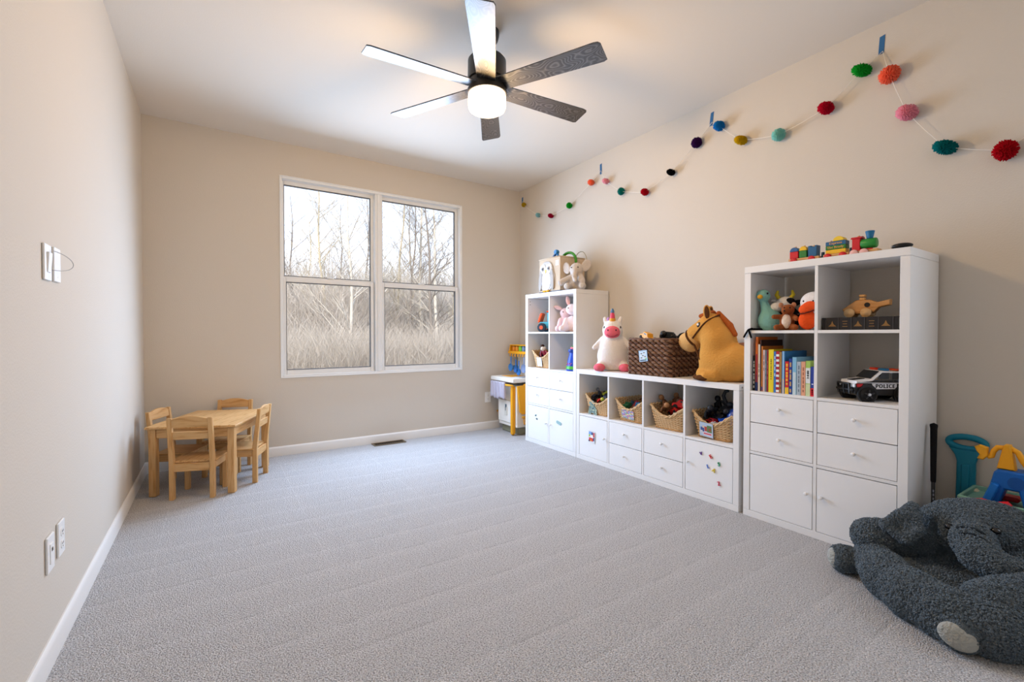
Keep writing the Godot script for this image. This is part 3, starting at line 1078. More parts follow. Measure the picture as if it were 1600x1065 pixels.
func shelf_unit(label: String, z0: float, cols: int, rows: int, cw: float, chh: float, fronts: Array) -> Node3D:
	# local axes: x into the unit from its front, z along the wall
	var white := mat("f0eeeb", 0.42, 0.45)
	var front_m := mat("f3f2f0", 0.4, 0.45)
	var steel := mat("efeeec", 0.35, 0.5)
	var w := OUT * 2 + cols * cw + (cols - 1) * INN
	var h := OUT * 2 + rows * chh + (rows - 1) * INN
	var o := thing("cube_shelf", label, "shelf unit", v3(FX, 0, z0), 0, "white cube shelf units along the right wall")
	var d := 0.39
	part(o, "top_panel", geo().box(v3(d / 2, h - OUT / 2, w / 2), v3(d, OUT, w), 0.0015), white)
	part(o, "bottom_panel", geo().box(v3(d / 2, OUT / 2, w / 2), v3(d, OUT, w), 0.0015), white)
	for s in 2:
		part(o, "side_panel", geo().box(v3(d / 2 + 0.0004, h / 2, OUT / 2 if s == 0 else w - OUT / 2), v3(d - 0.0008, h - 2 * OUT - 0.0012, OUT - 0.0006), 0.0012), white)
	for c in cols - 1:
		part(o, "upright", geo().box(v3(d / 2 + 0.001, h / 2, OUT + (c + 1) * cw + c * INN + INN / 2), v3(d - 0.002, h - 2 * OUT, INN), 0.001), white)
	for r in rows - 1:
		for c in cols:
			part(o, "shelf", geo().box(v3(d / 2 + 0.001, OUT + (r + 1) * chh + r * INN + INN / 2, OUT + c * (cw + INN) + cw / 2), v3(d - 0.002, INN, cw), 0.001), white)
	for f in fronts:
		# [column, row from the floor, kind, which side the knob is on]
		var zc: float = OUT + int(f[0]) * (cw + INN) + cw / 2
		var yb: float = OUT + int(f[1]) * (chh + INN)
		if f[2] == "door":
			var dd := part(o, "door", geo().box(v3(0.0105, yb + chh / 2 - 0.001, zc), v3(0.017, chh - 0.006, cw - 0.005), 0.0015), front_m)
			var zk: float = zc + float(f[3]) * (cw / 2 - 0.028)
			part(dd, "knob", geo().put(v3(0.002, yb + chh * 0.56, zk), v3(0, 0, PI / 2)).lathe([Vector2(0, 0), Vector2(0.0035, 0), Vector2(0.0045, 0.012), Vector2(0.0095, 0.015), Vector2(0.0095, 0.021), Vector2(0.0075, 0.023), Vector2(0, 0.023)], 14), steel)
		else:
			for k in 2:
				var y0 := yb + k * (chh / 2) + 0.002
				var hh := chh / 2 - 0.004
				var dr := part(o, "drawer", geo().box(v3(0.0105, y0 + hh / 2, zc), v3(0.017, hh, cw - 0.005), 0.0015), front_m)
				part(dr, "drawer_box", geo().box(v3(0.18, y0 + hh / 2 - 0.004, zc), v3(0.32, hh - 0.02, cw - 0.02), 0.001), white)
				part(dr, "knob", geo().put(v3(0.002, y0 + hh * 0.56, zc), v3(0, 0, PI / 2)).lathe([Vector2(0, 0), Vector2(0.0035, 0), Vector2(0.0045, 0.012), Vector2(0.0095, 0.015), Vector2(0.0095, 0.021), Vector2(0.0075, 0.023), Vector2(0, 0.023)], 14), steel)
	return o


func shelves() -> void:
	var ul := shelf_unit("tall white cube shelf in the back corner, topped by the owl bin", ZL, 2, 4, 0.339, CUBE, [[0, 1, "drawers", 0], [1, 1, "drawers", 0], [0, 0, "door", 1], [1, 0, "door", -1]])
	for k in 2:
		part(ul, "shelf_pin", geo().put(v3(0.03, 1.4 - k * 0.03, OUT + 0.001), v3(PI / 2, 0, 0)).lathe([Vector2(0, 0.0), Vector2(0.004, 0.0), Vector2(0.004, 0.003), Vector2(0, 0.003)], 8), mat("6d6a66", 0.5))
	var um := shelf_unit("low white cube shelf between the two tall units, holding wicker baskets", ZM, 4, 2, 0.337, 0.34, [[0, 0, "door", 1], [1, 0, "drawers", 0], [2, 0, "drawers", 0], [3, 0, "door", -1]])
	part(um, "screw_cap", geo().put(v3(0.03, 0.752, 1.4725), v3(PI / 2, 0, 0)).lathe([Vector2(0, 0), Vector2(0.006, 0), Vector2(0.006, 0.002), Vector2(0, 0.002)], 12), mat("8f8d8a", 0.4))
	shelf_unit("tall white cube shelf nearest the camera, with books and a wooden train", ZR, 2, 4, 0.339, CUBE, [[0, 1, "drawers", 0], [1, 1, "drawers", 0], [0, 0, "door", 1], [1, 0, "door", -1]])
	# stickers and magnets on the doors
	var face := FX - 0.0005
	var o := thing("leaf_magnet", "two tiny dark teal magnets on the tall corner unit's left door", "magnet", v3(face, 0.262, 0.885))
	part(o, "leaf", geo().put(v3(0, 0.016, -0.01), v3(0, -PI / 2, 0.4)).prism(round_rect(0.024, 0.014, 0.0065), 0.004, 0.001), mat("5d7c80", 0.5))
	part(o, "leaf", geo().put(v3(0, -0.016, 0.008), v3(0, -PI / 2, -0.2)).prism(round_rect(0.026, 0.015, 0.007), 0.004, 0.001), mat("51696d", 0.5))
	solo("pill_sticker", "pale teal pill-shaped magnet on the tall corner unit's right door", "magnet", geo().put(Vector3.ZERO, v3(0, -PI / 2, -0.22)).prism(round_rect(0.075, 0.028, 0.0135), 0.004, 0.001), mat("9fbfbf", 0.5), "", v3(face, 0.262, 1.235))
	var pic := picture("door_card", 64, 80, func(im: Image):
		im.fill(Color("e9edf2"))
		im.fill_rect(Rect2i(3, 3, 30, 22), Color("7fa9dc"))
		im.fill_rect(Rect2i(30, 4, 14, 20), Color("2b2a5c"))
		im.fill_rect(Rect2i(46, 4, 14, 34), Color("c93a3a"))
		im.fill_rect(Rect2i(4, 24, 14, 16), Color("a9c94b"))
		im.fill_rect(Rect2i(22, 26, 22, 22), Color("f6f4f0"))
		im.fill_rect(Rect2i(6, 46, 44, 24), Color("d83a3c"))
		im.fill_rect(Rect2i(20, 56, 16, 16), Color("e8842f"))
		im.fill_rect(Rect2i(48, 40, 12, 24), Color("26386e"))
		im.fill_rect(Rect2i(3, 66, 14, 10), Color("2a3350")))
	var cd := solo("picture_card", "small colourful picture card stuck on the low unit's leftmost door", "card", card(0.078, 0.092), pic, "", v3(face - 0.0015, 0.215, ZM + 0.198))
	cd.rotation = v3(0, -PI / 2, -0.05)
	var letters := [["v", "6a3d8c", 0.305, 2.691, 0.3, "tiny purple letter magnet, leftmost on the low unit's right door"], ["E", "e0453f", 0.297, 2.761, 0.7, "red letter magnet at the top of the low unit's right door"], ["S", "1f8f5a", 0.262, 2.818, 0.2, "green letter magnet on the low unit's right door"],
		["L", "3f74cf", 0.23, 2.742, 0.35, "blue letter magnet in the middle of the low unit's right door"], ["A", "e7c83c", 0.214, 2.783, -0.4, "yellow letter magnet on the low unit's right door"], ["Z", "d22f45", 0.14, 2.818, 0.35, "crimson letter magnet lowest on the low unit's right door"]]
	for l in letters:
		var t := text_mesh(l[0], 0.034, 0.004)
		var s := solo("letter_magnet", l[5], "magnet", t, mat(l[1], 0.4), "letter magnets", v3(face - 0.002, l[2], l[3]))
		s.rotation = v3(0, -PI / 2, l[4])


# ---------------------------------------------------------------- pom-pom garland
func pompom_mesh(seed_n: int, squash: Vector3) -> ArrayMesh:
	rng.seed = seed_n
	var g := geo()
	g.ell(Vector3.ZERO, squash * 0.026, 14, 9)
	var m := 420
	for i in m:
		var y := 1.0 - 2.0 * (i + 0.5) / m
		var a := i * 2.399963
		var r := sqrt(1.0 - y * y)
		var d := (v3(cos(a) * r, y, sin(a) * r) + v3(rng.randf_range(-1, 1), rng.randf_range(-1, 1), rng.randf_range(-1, 1)) * 0.09).normalized()
		var len := 0.04 * rng.randf_range(0.87, 1.04)
		var tip := d * len * squash
		var u := d.cross(Vector3.UP if absf(d.y) < 0.9 else Vector3.RIGHT).normalized() * 0.0026
		var w := d.cross(u)
		var base := d * 0.018
		var q := [u, -u * 0.5 + w * 0.87, -u * 0.5 - w * 0.87]
		for k in 3:
			var e: Vector3 = q[k]
			var f: Vector3 = q[(k + 1) % 3]
			g.quad(base + e, base + f, tip + f * 0.8, tip + e * 0.8, e, f, f + d * 0.003, e + d * 0.003)
		g.tri(tip + q[0] * 0.8, tip + q[1] * 0.8, tip + q[2] * 0.8, d, d, d)
	return g.mesh()


func garland() -> void:
	var kinds := [pompom_mesh(1, v3(1, 0.95, 1)), pompom_mesh(2, v3(0.95, 0.84, 1.08)), pompom_mesh(3, v3(0.92, 0.76, 1.15))]
	# position, colour, size, look, label
	var poms := [
		[2.565, 0.14, "b8951c", 0.78, "mustard pom-pom nearest the back corner of the room"],
		[2.388, 0.414, "8fc4c8", 0.8, "pale aqua pom-pom just left of a crimson one, near the back corner"],
		[2.331, 0.642, "9c1230", 0.86, "crimson pom-pom between the pale aqua and the green one near the back corner"],
		[2.368, 0.945, "1c9a2c", 0.86, "green pom-pom above the owl bin"],
		[2.511, 1.26, "ff7a58", 0.92, "orange pom-pom left of the small tape strip above the unicorn"],
		[2.469, 1.455, "f1a0ae", 0.92, "pink pom-pom under the small tape strip above the unicorn"],
		[2.327, 1.643, "13776f", 0.92, "teal pom-pom right of the small pink one"],
		[2.253, 1.906, "a80f22", 0.95, "red pom-pom hanging lowest above the dark woven basket"],
		[2.34, 2.165, "0d0d10", 0.9, "black pom-pom above the horse"],
		[2.49, 2.39, "331448", 1.08, "dark purple pom-pom below left of the blue one"],
		[2.545, 2.569, "1b74bd", 1.1, "blue pom-pom beside the middle tape strip"],
		[2.389, 2.729, "c09a12", 1.1, "mustard pom-pom right of the blue one"],
		[2.334, 2.977, "86cfc4", 1.12, "mint pom-pom above the left end of the book shelf unit"],
		[2.393, 3.243, "b3102a", 1.15, "crimson pom-pom above the wooden train"],
		[2.528, 3.417, "14962a", 1.2, "green pom-pom left of the largest tape strip"],
		[2.445, 3.541, "ff6f50", 1.3, "large coral pom-pom below the largest tape strip"],
		[2.216, 3.617, "f293a6", 1.25, "pink pom-pom between the coral and the teal one"],
		[1.988, 3.765, "0d6a6c", 1.22, "dark teal pom-pom at the bottom of the steep strand"],
		[1.904, 3.969, "b2101c", 1.25, "red pom-pom at the right edge of the photo"],
	]
	var tape := [[2.63, 0.055], [2.617, 1.352], [2.636, 2.486], [2.639, 3.494]]
	var x := RX - 0.04
	var stops := []
	stops.append(v3(x, 2.64, 0.055))
	for p in poms:
		stops.append(v3(x, p[0], p[1]))
	stops.insert(6, v3(RX - 0.006, 2.60, 1.357))
	stops.insert(12, v3(RX - 0.006, 2.61, 2.492))
	stops.insert(18, v3(RX - 0.006, 2.60, 3.5))
	stops.append(v3(RX - 0.004, 2.12, 4.25))
	stops[0] = v3(RX - 0.006, 2.63, 0.06)
	var pts := []
	for i in stops.size() - 1:
		var a: Vector3 = stops[i]
		var b: Vector3 = stops[i + 1]
		for k in 4:
			var t := k / 4.0
			pts.append(a.lerp(b, t) - v3(0, 0.02 * sin(PI * t) * a.distance_to(b), 0))
	pts.append(stops[stops.size() - 1])
	solo("garland_string", "thin white string of the pom-pom garland strung along the right wall", "string", geo().tube(pts, 0.0017, 5), mat("f2ece2", 0.9))
	for i in poms.size():
		var p: Array = poms[i]
		var m: StandardMaterial3D = mat(p[2], 0.95, 0.1)
		var o := solo("pom_pom", p[4], "pom-pom", kinds[i % 3], m, "pom-poms of the garland", v3(x, p[0], p[1]))
		o.scale = Vector3.ONE * float(p[3]) * 0.94
		o.rotation = v3(i * 1.3, i * 0.7, i * 2.1) if i % 3 == 0 else v3(0.5, 0, 0)
	var tl := ["strip of blue tape at the back corner holding up the garland", "strip of blue tape above the pink and orange pom-poms", "strip of blue tape left of the blue pom-pom", "largest strip of blue tape, above the coral pom-pom"]
	var tm := bumpy("3c6f9e", 0.7, noise_tex("paint", 0.06), Vector3.ONE * 12.0, 0.05)
	for i in 4:
		var t: Array = tape[i]
		var g := geo().put(Vector3.ZERO, v3(0, -PI / 2, [-0.05, 0.02, -0.12, -0.06][i]))
		g.prism([Vector2(-0.012, -0.05), Vector2(0.012, -0.046), Vector2(0.0125, 0.0), Vector2(0.012, 0.05), Vector2(-0.012, 0.044), Vector2(-0.0125, 0.0)], 0.0012)
		solo("tape_strip", tl[i], "tape", g, tm, "blue tape strips", v3(RX - 0.0012, t[0], t[1]))


# ---------------------------------------------------------------- play kitchen in the corner
func kitchen() -> void:
	var o := thing("play_kitchen", "yellow and white toy kitchen in the corner, partly hidden by the tall shelf", "play kitchen", v3(3.06, 0, 0.05))
	var cream := mat("efeadf", 0.45)
	var yel := mat("f2a81d", 0.4)
	var grey := mat("8d8a72", 0.6)
	# local: x into the wall side, z along the right wall (0..0.47)
	part(o, "base", geo().box(v3(0.25, 0.04, 0.26), v3(0.3, 0.08, 0.34), 0.01), grey)
	var body := part(o, "cabinet", geo().box(v3(0.225, 0.3, 0.27), v3(0.33, 0.44, 0.36), 0.01), cream)
	var door := part(o, "door", geo().box(v3(0.054, 0.24, 0.22), v3(0.014, 0.24, 0.25), 0.006), cream)
	part(door, "handle", geo().box(v3(0.045, 0.24, 0.26), v3(0.012, 0.09, 0.05), 0.004), mat("d9d5c9", 0.4))
	part(door, "oven_window", geo().box(v3(0.0455, 0.28, 0.26), v3(0.013, 0.07, 0.018), 0.002), mat("4e5f6b", 0.3))
	var top := part(o, "countertop", geo().box(v3(0.2, 0.585, 0.235), v3(0.4, 0.05, 0.47), 0.012), cream)
	part(top, "sink", geo().box(v3(0.19, 0.6105, 0.2), v3(0.2, 0.006, 0.2), 0.002), yel)
	part(top, "burner", geo().box(v3(0.2, 0.6125, 0.385), v3(0.14, 0.006, 0.12), 0.003), mat("9aa0a6", 0.5))
	part(top, "faucet", geo().tube([v3(0.3, 0.61, 0.12), v3(0.3, 0.69, 0.12), v3(0.28, 0.71, 0.12), v3(0.24, 0.71, 0.12), v3(0.23, 0.68, 0.12)], 0.014, 10), mat("2b6fa3", 0.4))
	part(o, "splashback", geo().box(v3(0.385, 0.76, 0.235), v3(0.024, 0.34, 0.47), 0.006), cream)
	part(o, "yellow_leg", geo().put(v3(0.045, 0.265, 0.40)).box(Vector3.ZERO, v3(0.055, 0.53, 0.05), 0.02), yel)
	part(o, "towel_bar", geo().tube([v3(0.03, 0.53, 0.04), v3(-0.012, 0.535, 0.06), v3(-0.012, 0.535, 0.40), v3(0.03, 0.53, 0.42)], 0.011, 8), yel)
	part(o, "folding_panel", geo().put(v3(0.19, 0.37, 0.485)).prism([Vector2(-0.15, 0.16), Vector2(-0.115, -0.115), Vector2(-0.09, -0.14), Vector2(0.12, -0.14), Vector2(0.15, -0.11), Vector2(0.15, 0.16), Vector2(0.05, 0.165), Vector2(0.045, 0.18), Vector2(-0.06, 0.18), Vector2(-0.07, 0.165)], 0.024, 0.006), yel)
	# wire-like plastic basket on the end, and one on the far side
	for k in 2:
		var g := geo()
		var zc: float = 0.55 if k == 0 else 0.04
		var sz: float = 0.1 if k == 0 else 0.1
		for y in 2:
			var w := 0.10 + y * 0.02
			g.tube([v3(0.22 - w, 0.13 + y * 0.07, zc - sz / 2), v3(0.22 + w, 0.13 + y * 0.07, zc - sz / 2), v3(0.22 + w, 0.13 + y * 0.07, zc + sz / 2), v3(0.22 - w, 0.13 + y * 0.07, zc + sz / 2)], 0.008 + 0.004 * y, 6, true)
		for i in 8:
			var xx := 0.13 + i * 0.026
			g.tube([v3(xx, 0.2, zc + sz / 2), v3(xx, 0.13, zc + sz / 2), v3(xx, 0.13, zc - sz / 2)], 0.005, 5)
			if i < 5:
				g.tube([v3(0.11, 0.2, zc - sz / 2 + i * 0.025), v3(0.12, 0.13, zc - sz / 2 + i * 0.025)], 0.005, 5)
		part(o, "side_basket", g, yel)
	# upper shelf with slanting ends, hooks under it
	var sh := part(o, "upper_shelf", geo().box(v3(0.31, 0.86, 0.24), v3(0.15, 0.014, 0.47), 0.004).box(v3(0.31, 0.95, 0.24), v3(0.13, 0.012, 0.44), 0.004).box(v3(0.24, 0.872, 0.24), v3(0.012, 0.024, 0.47), 0.004), yel)
	for k in 2:
		part(sh, "shelf_end", geo().put(v3(0.31, 0.9, 0.02 + 0.44 * k), v3(0, 0, 0)).prism([Vector2(-0.075, -0.045), Vector2(0.07, -0.045), Vector2(0.06, 0.055), Vector2(-0.055, 0.055)], 0.014, 0.003), yel)
	for k in 8:
		part(sh, "hook", geo().tube([v3(0.245, 0.86, 0.05 + k * 0.052), v3(0.232, 0.835, 0.05 + k * 0.052), v3(0.24, 0.823, 0.05 + k * 0.052)], 0.006, 6), yel)
	var base := o.position
	var jar_c := ["f29a2e", "f29a2e", "8bcf3a", "7f93b5", "6cc531", "74cf38"]
	var jar_l := ["orange toy spice jar at the left end of the kitchen shelf", "second orange toy spice jar on the kitchen shelf", "light green toy jar right of the two orange jars", "grey-blue toy jar in the middle of the kitchen shelf", "bright green toy jar right of the grey-blue jar", "last green toy jar, by the tall shelf"]
	for k in 6:
		var j := thing("toy_jar", jar_l[k], "toy jar", base + v3(0.285, 0.867, 0.07 + k * 0.066), 0, "jars on the play kitchen shelf")
		part(j, "jar_body", geo().lathe([Vector2(0, 0), Vector2(0.025, 0), Vector2(0.028, 0.004), Vector2(0.028, 0.058), Vector2(0, 0.058)], 16), mat(jar_c[k], 0.4))
		part(j, "lid", geo().lathe([Vector2(0, 0.058), Vector2(0.027, 0.058), Vector2(0.027, 0.071), Vector2(0.024, 0.074), Vector2(0, 0.074)], 16), mat(Color(jar_c[k]).darkened(0.15), 0.4))
	# hanging utensils
	var ut := [["3f7fc0", 0.1, 0.044, "light blue toy pan hanging first under the kitchen shelf"], ["2f6db5", 0.2, 0.036, "darker blue toy spoon hanging under the kitchen shelf"], ["2670b8", 0.26, 0.042, "blue toy ladle hanging lowest under the kitchen shelf"], ["7d8cae", 0.36, 0.05, "grey-blue toy pan hanging beside the tall shelf"]]
	for k in 4:
		var u: Array = ut[k]
		var p := thing("toy_utensil", u[3], "toy utensil", base + v3(0.222, 0.70 - 0.02 * (k % 3), u[1]), 0, "blue utensils on the play kitchen hooks")
		var m := mat(u[0], 0.4)
		part(p, "bowl", geo().put(Vector3.ZERO, v3(0, 0, PI / 2)).lathe([Vector2(0, 0), Vector2(float(u[2]) * 0.8, 0.002), Vector2(u[2], 0.014), Vector2(float(u[2]) * 0.97, 0.017), Vector2(float(u[2]) * 0.75, 0.006), Vector2(0, 0.004)], 20), m)
		part(p, "handle", geo().put(v3(-0.008, float(u[2]) + 0.035, 0)).box(Vector3.ZERO, v3(0.008, 0.085, 0.016), 0.003), m)
	# striped towel on the bar
	var tm := picture("towel", 128, 32, func(im: Image):
		for x in 128:
			var c := Color("c9c4cc") if (x / 4) % 2 == 0 else Color("9b98ad")
			if x % 16 == 5: c = Color("b78c86")
			for y in 32: im.set_pixel(x, y, c))
	tm.uv1_triplanar = true
	tm.uv1_scale = v3(5, 5, 5)
	var f := Field.new(v3(-0.06, 0.3, 0.03), v3(0.06, 0.58, 0.42), 0.007)
	for k in 9:
		var z := 0.075 + k * 0.032
		f.cap(v3(-0.022 - 0.006 * (k % 2), 0.55, z), v3(-0.022 - 0.01 * (k % 2), 0.40 + 0.012 * sin(k * 1.2), z + 0.006 * sin(k * 2.0)), 0.016, 0.019, 0.014)
	solo("striped_towel", "grey and lilac striped dish towel hung on the toy kitchen's yellow bar", "towel", f, tm, "", base)
	var rt := thing("red_toy_food", "dark red toy lying in the yellow basket of the toy kitchen", "toy", base + v3(0.2, 0.145, 0.54))
	part(rt, "body", geo().ell(v3(0, 0.04, 0), v3(0.045, 0.04, 0.032), 14, 9), mat("8e2333", 0.4))
	part(rt, "stalk", geo().tube([v3(0, 0.075, 0), v3(0.006, 0.095, 0)], 0.006, 6), mat("5b7c2e", 0.6))


# ---------------------------------------------------------------- on and in the tall unit in the corner
func on_left_unit() -> void:
	var top := 2 * OUT + 4 * CUBE + 3 * INN
	# fabric bin with an appliqué owl
	var cloth := bumpy("d3bfa6", 0.95, noise_tex("weave", 0.25, 256, "simplex", 2), Vector3.ONE * 9.0, 0.08, 0.2, 0.1)
	var o := thing("fabric_bin", "beige fabric storage bin with an appliqué owl, on the tall corner unit", "storage bin", v3(FX + 0.02, top, 0.905))
	part(o, "base_tray", geo().box(v3(0.15, 0.006, 0.16), v3(0.30, 0.012, 0.325), 0.003), mat("37475f", 0.6))
	var g := geo()
	var t := 0.008
	g.box(v3(t / 2, 0.165, 0.16), v3(t, 0.31, 0.32), 0.003).box(v3(0.30 - t / 2, 0.165, 0.16), v3(t, 0.31, 0.32), 0.003)
	g.box(v3(0.15, 0.165, t / 2), v3(0.30 - 2 * t, 0.31, t), 0.002).box(v3(0.15, 0.165, 0.32 - t / 2), v3(0.30 - 2 * t, 0.31, t), 0.002)
	g.box(v3(0.15, 0.016, 0.16), v3(0.28, 0.008, 0.30))
	part(o, "bin_walls", g, cloth)
	part(o, "rim_piping", geo().tube([v3(0, 0.32, 0), v3(0, 0.322, 0.16), v3(0, 0.32, 0.32), v3(0.15, 0.322, 0.32), v3(0.30, 0.32, 0.32), v3(0.30, 0.322, 0.16), v3(0.30, 0.32, 0), v3(0.15, 0.322, 0)], 0.006, 8, true), cloth)
	var owl := part(o, "owl", geo().put(v3(-0.004, 0.155, 0.125), v3(0, -PI / 2, 0)).prism(egg(0.105, 0.14, 1.15), 0.012, 0.004), plush("c9c4be"))
	part(owl, "belly", geo().put(v3(-0.011, 0.115, 0.125), v3(0, -PI / 2, 0)).prism(egg(0.062, 0.095, 1.1), 0.008, 0.003), picture("owl_belly", 64, 64, func(im: Image):
		im.fill(Color("eef0f4"))
		for i in 8:
			for k in 8:
				im.fill_rect(Rect2i(k * 8 + (4 if i % 2 else 0), i * 8, 3, 3), Color("9ea2b5"))))
	M["owl_belly"].uv1_triplanar = true
	M["owl_belly"].uv1_scale = v3(7, 7, 7)
	for s in 2:
		var z := 0.078 + s * 0.092
		part(owl, "eye_patch", geo().put(v3(-0.012, 0.225, z), v3(0, 0, PI / 2)).lathe([Vector2(0, 0.006), Vector2(0.042, 0.004), Vector2(0.045, 0)], 20), mat("f4f4f3", 0.9))
		part(owl, "eye", geo().put(v3(-0.017, 0.223, z), v3(0, 0, PI / 2)).lathe([Vector2(0, 0.005), Vector2(0.02, 0.003), Vector2(0.022, 0)], 18), mat("aaa39c", 0.6))
		part(owl, "pupil", geo().put(v3(-0.021, 0.223, z), v3(0, 0, PI / 2)).lathe([Vector2(0, 0.004), Vector2(0.009, 0.003), Vector2(0.01, 0)], 14), mat("17171b", 0.3))
		part(owl, "wing", geo().put(v3(-0.011, 0.12, 0.125 + (s * 2 - 1) * 0.088), v3(0, -PI / 2, (s * 2 - 1) * 0.09)).prism(egg(0.026, 0.1, 1.0), 0.012, 0.004), plush("b9b3ac"))
		part(owl, "foot", geo().ell(v3(-0.014, 0.012, 0.10 + s * 0.05), v3(0.012, 0.01, 0.024), 12, 8), mat("eeb43c", 0.8))
	part(owl, "beak", geo().put(v3(-0.016, 0.2, 0.124), v3(0, -PI / 2, 0)).prism([Vector2(-0.014, 0.012), Vector2(0, -0.022), Vector2(0.014, 0.012)], 0.01, 0.002), mat("f3dc74", 0.8))
	part(o, "label_patch", geo().box(v3(-0.001, 0.265, 0.278), v3(0.002, 0.05, 0.05), 0.0006), mat("ecdfd6", 0.9))
	# toys sticking out of the bin
	var b := v3(FX + 0.17, top, 1.06)
	var arc := []
	for i in 13:
		var a := PI * i / 12.0
		arc.append(v3(0.01 * sin(a), 0.27 + 0.105 * sin(a), -0.12 * cos(a) + 0.09))
	solo("green_toy_arch", "curved green plastic toy arching out of the owl bin", "toy", geo().tube(arc, 0.013, 10), mat("3f8e1f", 0.35), "", b)
	var tb := thing("jointed_toy", "blue and red jointed toy frame poking out of the owl bin", "toy", b + v3(-0.06, 0, -0.03))
	part(tb, "rod", geo().tube([v3(0, 0.2, 0.16), v3(0, 0.385, 0.03)], 0.012, 8), mat("2a70a8", 0.4))
	part(tb, "rod", geo().tube([v3(0, 0.25, -0.13), v3(0, 0.385, 0.03)], 0.012, 8), mat("24588c", 0.4))
	part(tb, "joint", geo().put(v3(0.0, 0.388, 0.03), v3(0, 0, PI / 2)).lathe([Vector2(0, -0.018), Vector2(0.02, -0.018), Vector2(0.023, -0.012), Vector2(0.023, 0.012), Vector2(0.02, 0.018), Vector2(0, 0.018)], 16), mat("2f7cb4", 0.4))
	part(tb, "red_tip", geo().tube([v3(0, 0.25, -0.13), v3(0, 0.338, -0.055)], 0.016, 8), mat("d24a2c", 0.4))
	var wire := []
	for i in 11:
		var a := PI * i / 10.0
		wire.append(v3(0.06 + 0.01 * sin(a), 0.25 + 0.14 * sin(a), -0.1 * cos(a) + 0.2))
	solo("toy_wire_handle", "thin pale handle looping up at the back of the owl bin", "handle", geo().tube(wire, 0.004, 6), mat("b3a58e", 0.5), "", b + v3(0.05, 0, -0.06))
	# grey plush elephant leaning on the bin
	var e := thing("plush_elephant", "small grey plush elephant sitting against the owl bin", "plush toy", v3(FX + 0.11, top, 1.345), -0.95)
	var gp := plush("cdc2b8")
	var f := Field.new(v3(-0.16, -0.01, -0.1), v3(0.16, 0.31, 0.17), 0.0085)
	f.ell(v3(0, 0.075, 0), v3(0.062, 0.075, 0.055), 0.02)
	f.ell(v3(0.005, 0.185, 0.015), v3(0.062, 0.062, 0.055), 0.02)
	f.path([v3(0, 0.165, 0.06), v3(0.004, 0.12, 0.095), v3(0.012, 0.085, 0.1), v3(0.02, 0.075, 0.12)], [0.024, 0.019, 0.016, 0.015], 0.02)
	f.cap(v3(-0.045, 0.12, 0.02), v3(-0.125, 0.07, 0.06), 0.024, 0.03, 0.015)
	f.cap(v3(0.045, 0.12, 0.02), v3(0.07, 0.075, 0.085), 0.024, 0.03, 0.015)
	f.cap(v3(-0.04, 0.03, 0.02), v3(-0.06, 0.03, 0.1), 0.028, 0.03, 0.015)
	f.cap(v3(0.04, 0.03, 0.02), v3(0.075, 0.03, 0.09), 0.028, 0.032, 0.015)
	f.above(0.0)
	part(e, "body", f, gp)
	for s in [-1, 1]:
		var fe := Field.new(v3(-0.06, -0.075, -0.04), v3(0.06, 0.075, 0.04), 0.006)
		fe.ell(Vector3.ZERO, v3(0.042, 0.06, 0.012), 0.01).ell(v3(0, 0, 0.022), v3(0.032, 0.046, 0.014), 0.01, Vector3.ZERO, true)
		var ear := part(e, "ear", fe, gp)
		ear.position = v3(s * 0.09, 0.205 if s < 0 else 0.22, 0.0)
		ear.rotation = v3(-0.1, s * 0.5, -s * 0.55)
		part(e, "foot_pad", geo().put(v3(s * (0.062 if s < 0 else 0.078), 0.031, 0.128 if s < 0 else 0.12), v3(0, s * 0.25, 0)).ell(Vector3.ZERO, v3(0.02, 0.02, 0.005), 12, 8), plush("d9d2ca"))
	part(e, "eye", geo().ell(v3(0.03, 0.20, 0.066), v3(0.0055, 0.0055, 0.004), 10, 8), mat("2a221d", 0.2))
	part(e, "eye", geo().ell(v3(-0.03, 0.20, 0.066), v3(0.0055, 0.0055, 0.004), 10, 8), mat("2a221d", 0.2))

	var y1 := OUT + 3 * (CUBE + INN)
	var y2 := OUT + 2 * (CUBE + INN)
	# blue and orange toy tractor
	var tr := thing("toy_tractor", "blue and orange toy tractor in the corner unit's top left cube", "toy tractor", v3(FX + 0.13, y1, 0.93), 0.5)
	part(tr, "chassis", geo().box(v3(0, 0.075, 0.0), v3(0.09, 0.05, 0.2), 0.012).box(v3(0, 0.05, 0.0), v3(0.06, 0.03, 0.2), 0.006), mat("58b4c4", 0.4))
	var cab := part(tr, "cab", geo().box(v3(0, 0.145, 0.03), v3(0.085, 0.1, 0.085), 0.012), mat("59b7c9", 0.4))
	part(cab, "cab_window", geo().box(v3(0, 0.152, 0.03), v3(0.0865, 0.05, 0.055), 0.006), mat("cfe4e6", 0.2))
	part(tr, "roof", geo().box(v3(0, 0.2, 0.03), v3(0.1, 0.018, 0.1), 0.008), mat("e8562a", 0.4))
	part(tr, "loader", geo().put(v3(0, 0.14, -0.09), v3(0.35, 0, 0)).box(Vector3.ZERO, v3(0.08, 0.1, 0.03), 0.01), mat("ea5b2b", 0.4))
	for s in [-1, 1]:
		for k in 2:
			var r: float = [0.044, 0.036][k]
			var wh := part(tr, "wheel", geo().put(v3(s * 0.058, r, [-0.06, 0.065][k]), v3(0, 0, PI / 2)).lathe([Vector2(0, -0.014), Vector2(r * 0.7, -0.016), Vector2(r, -0.012), Vector2(r, 0.012), Vector2(r * 0.7, 0.016), Vector2(0, 0.014)], 20), mat("26303a", 0.6))
			part(wh, "hub", geo().put(v3(s * 0.058, r, [-0.06, 0.065][k]), v3(0, 0, PI / 2)).lathe([Vector2(0, -0.018), Vector2(r * 0.45, -0.017), Vector2(r * 0.45, 0.017), Vector2(0, 0.018)], 14), mat("e5603a", 0.4))
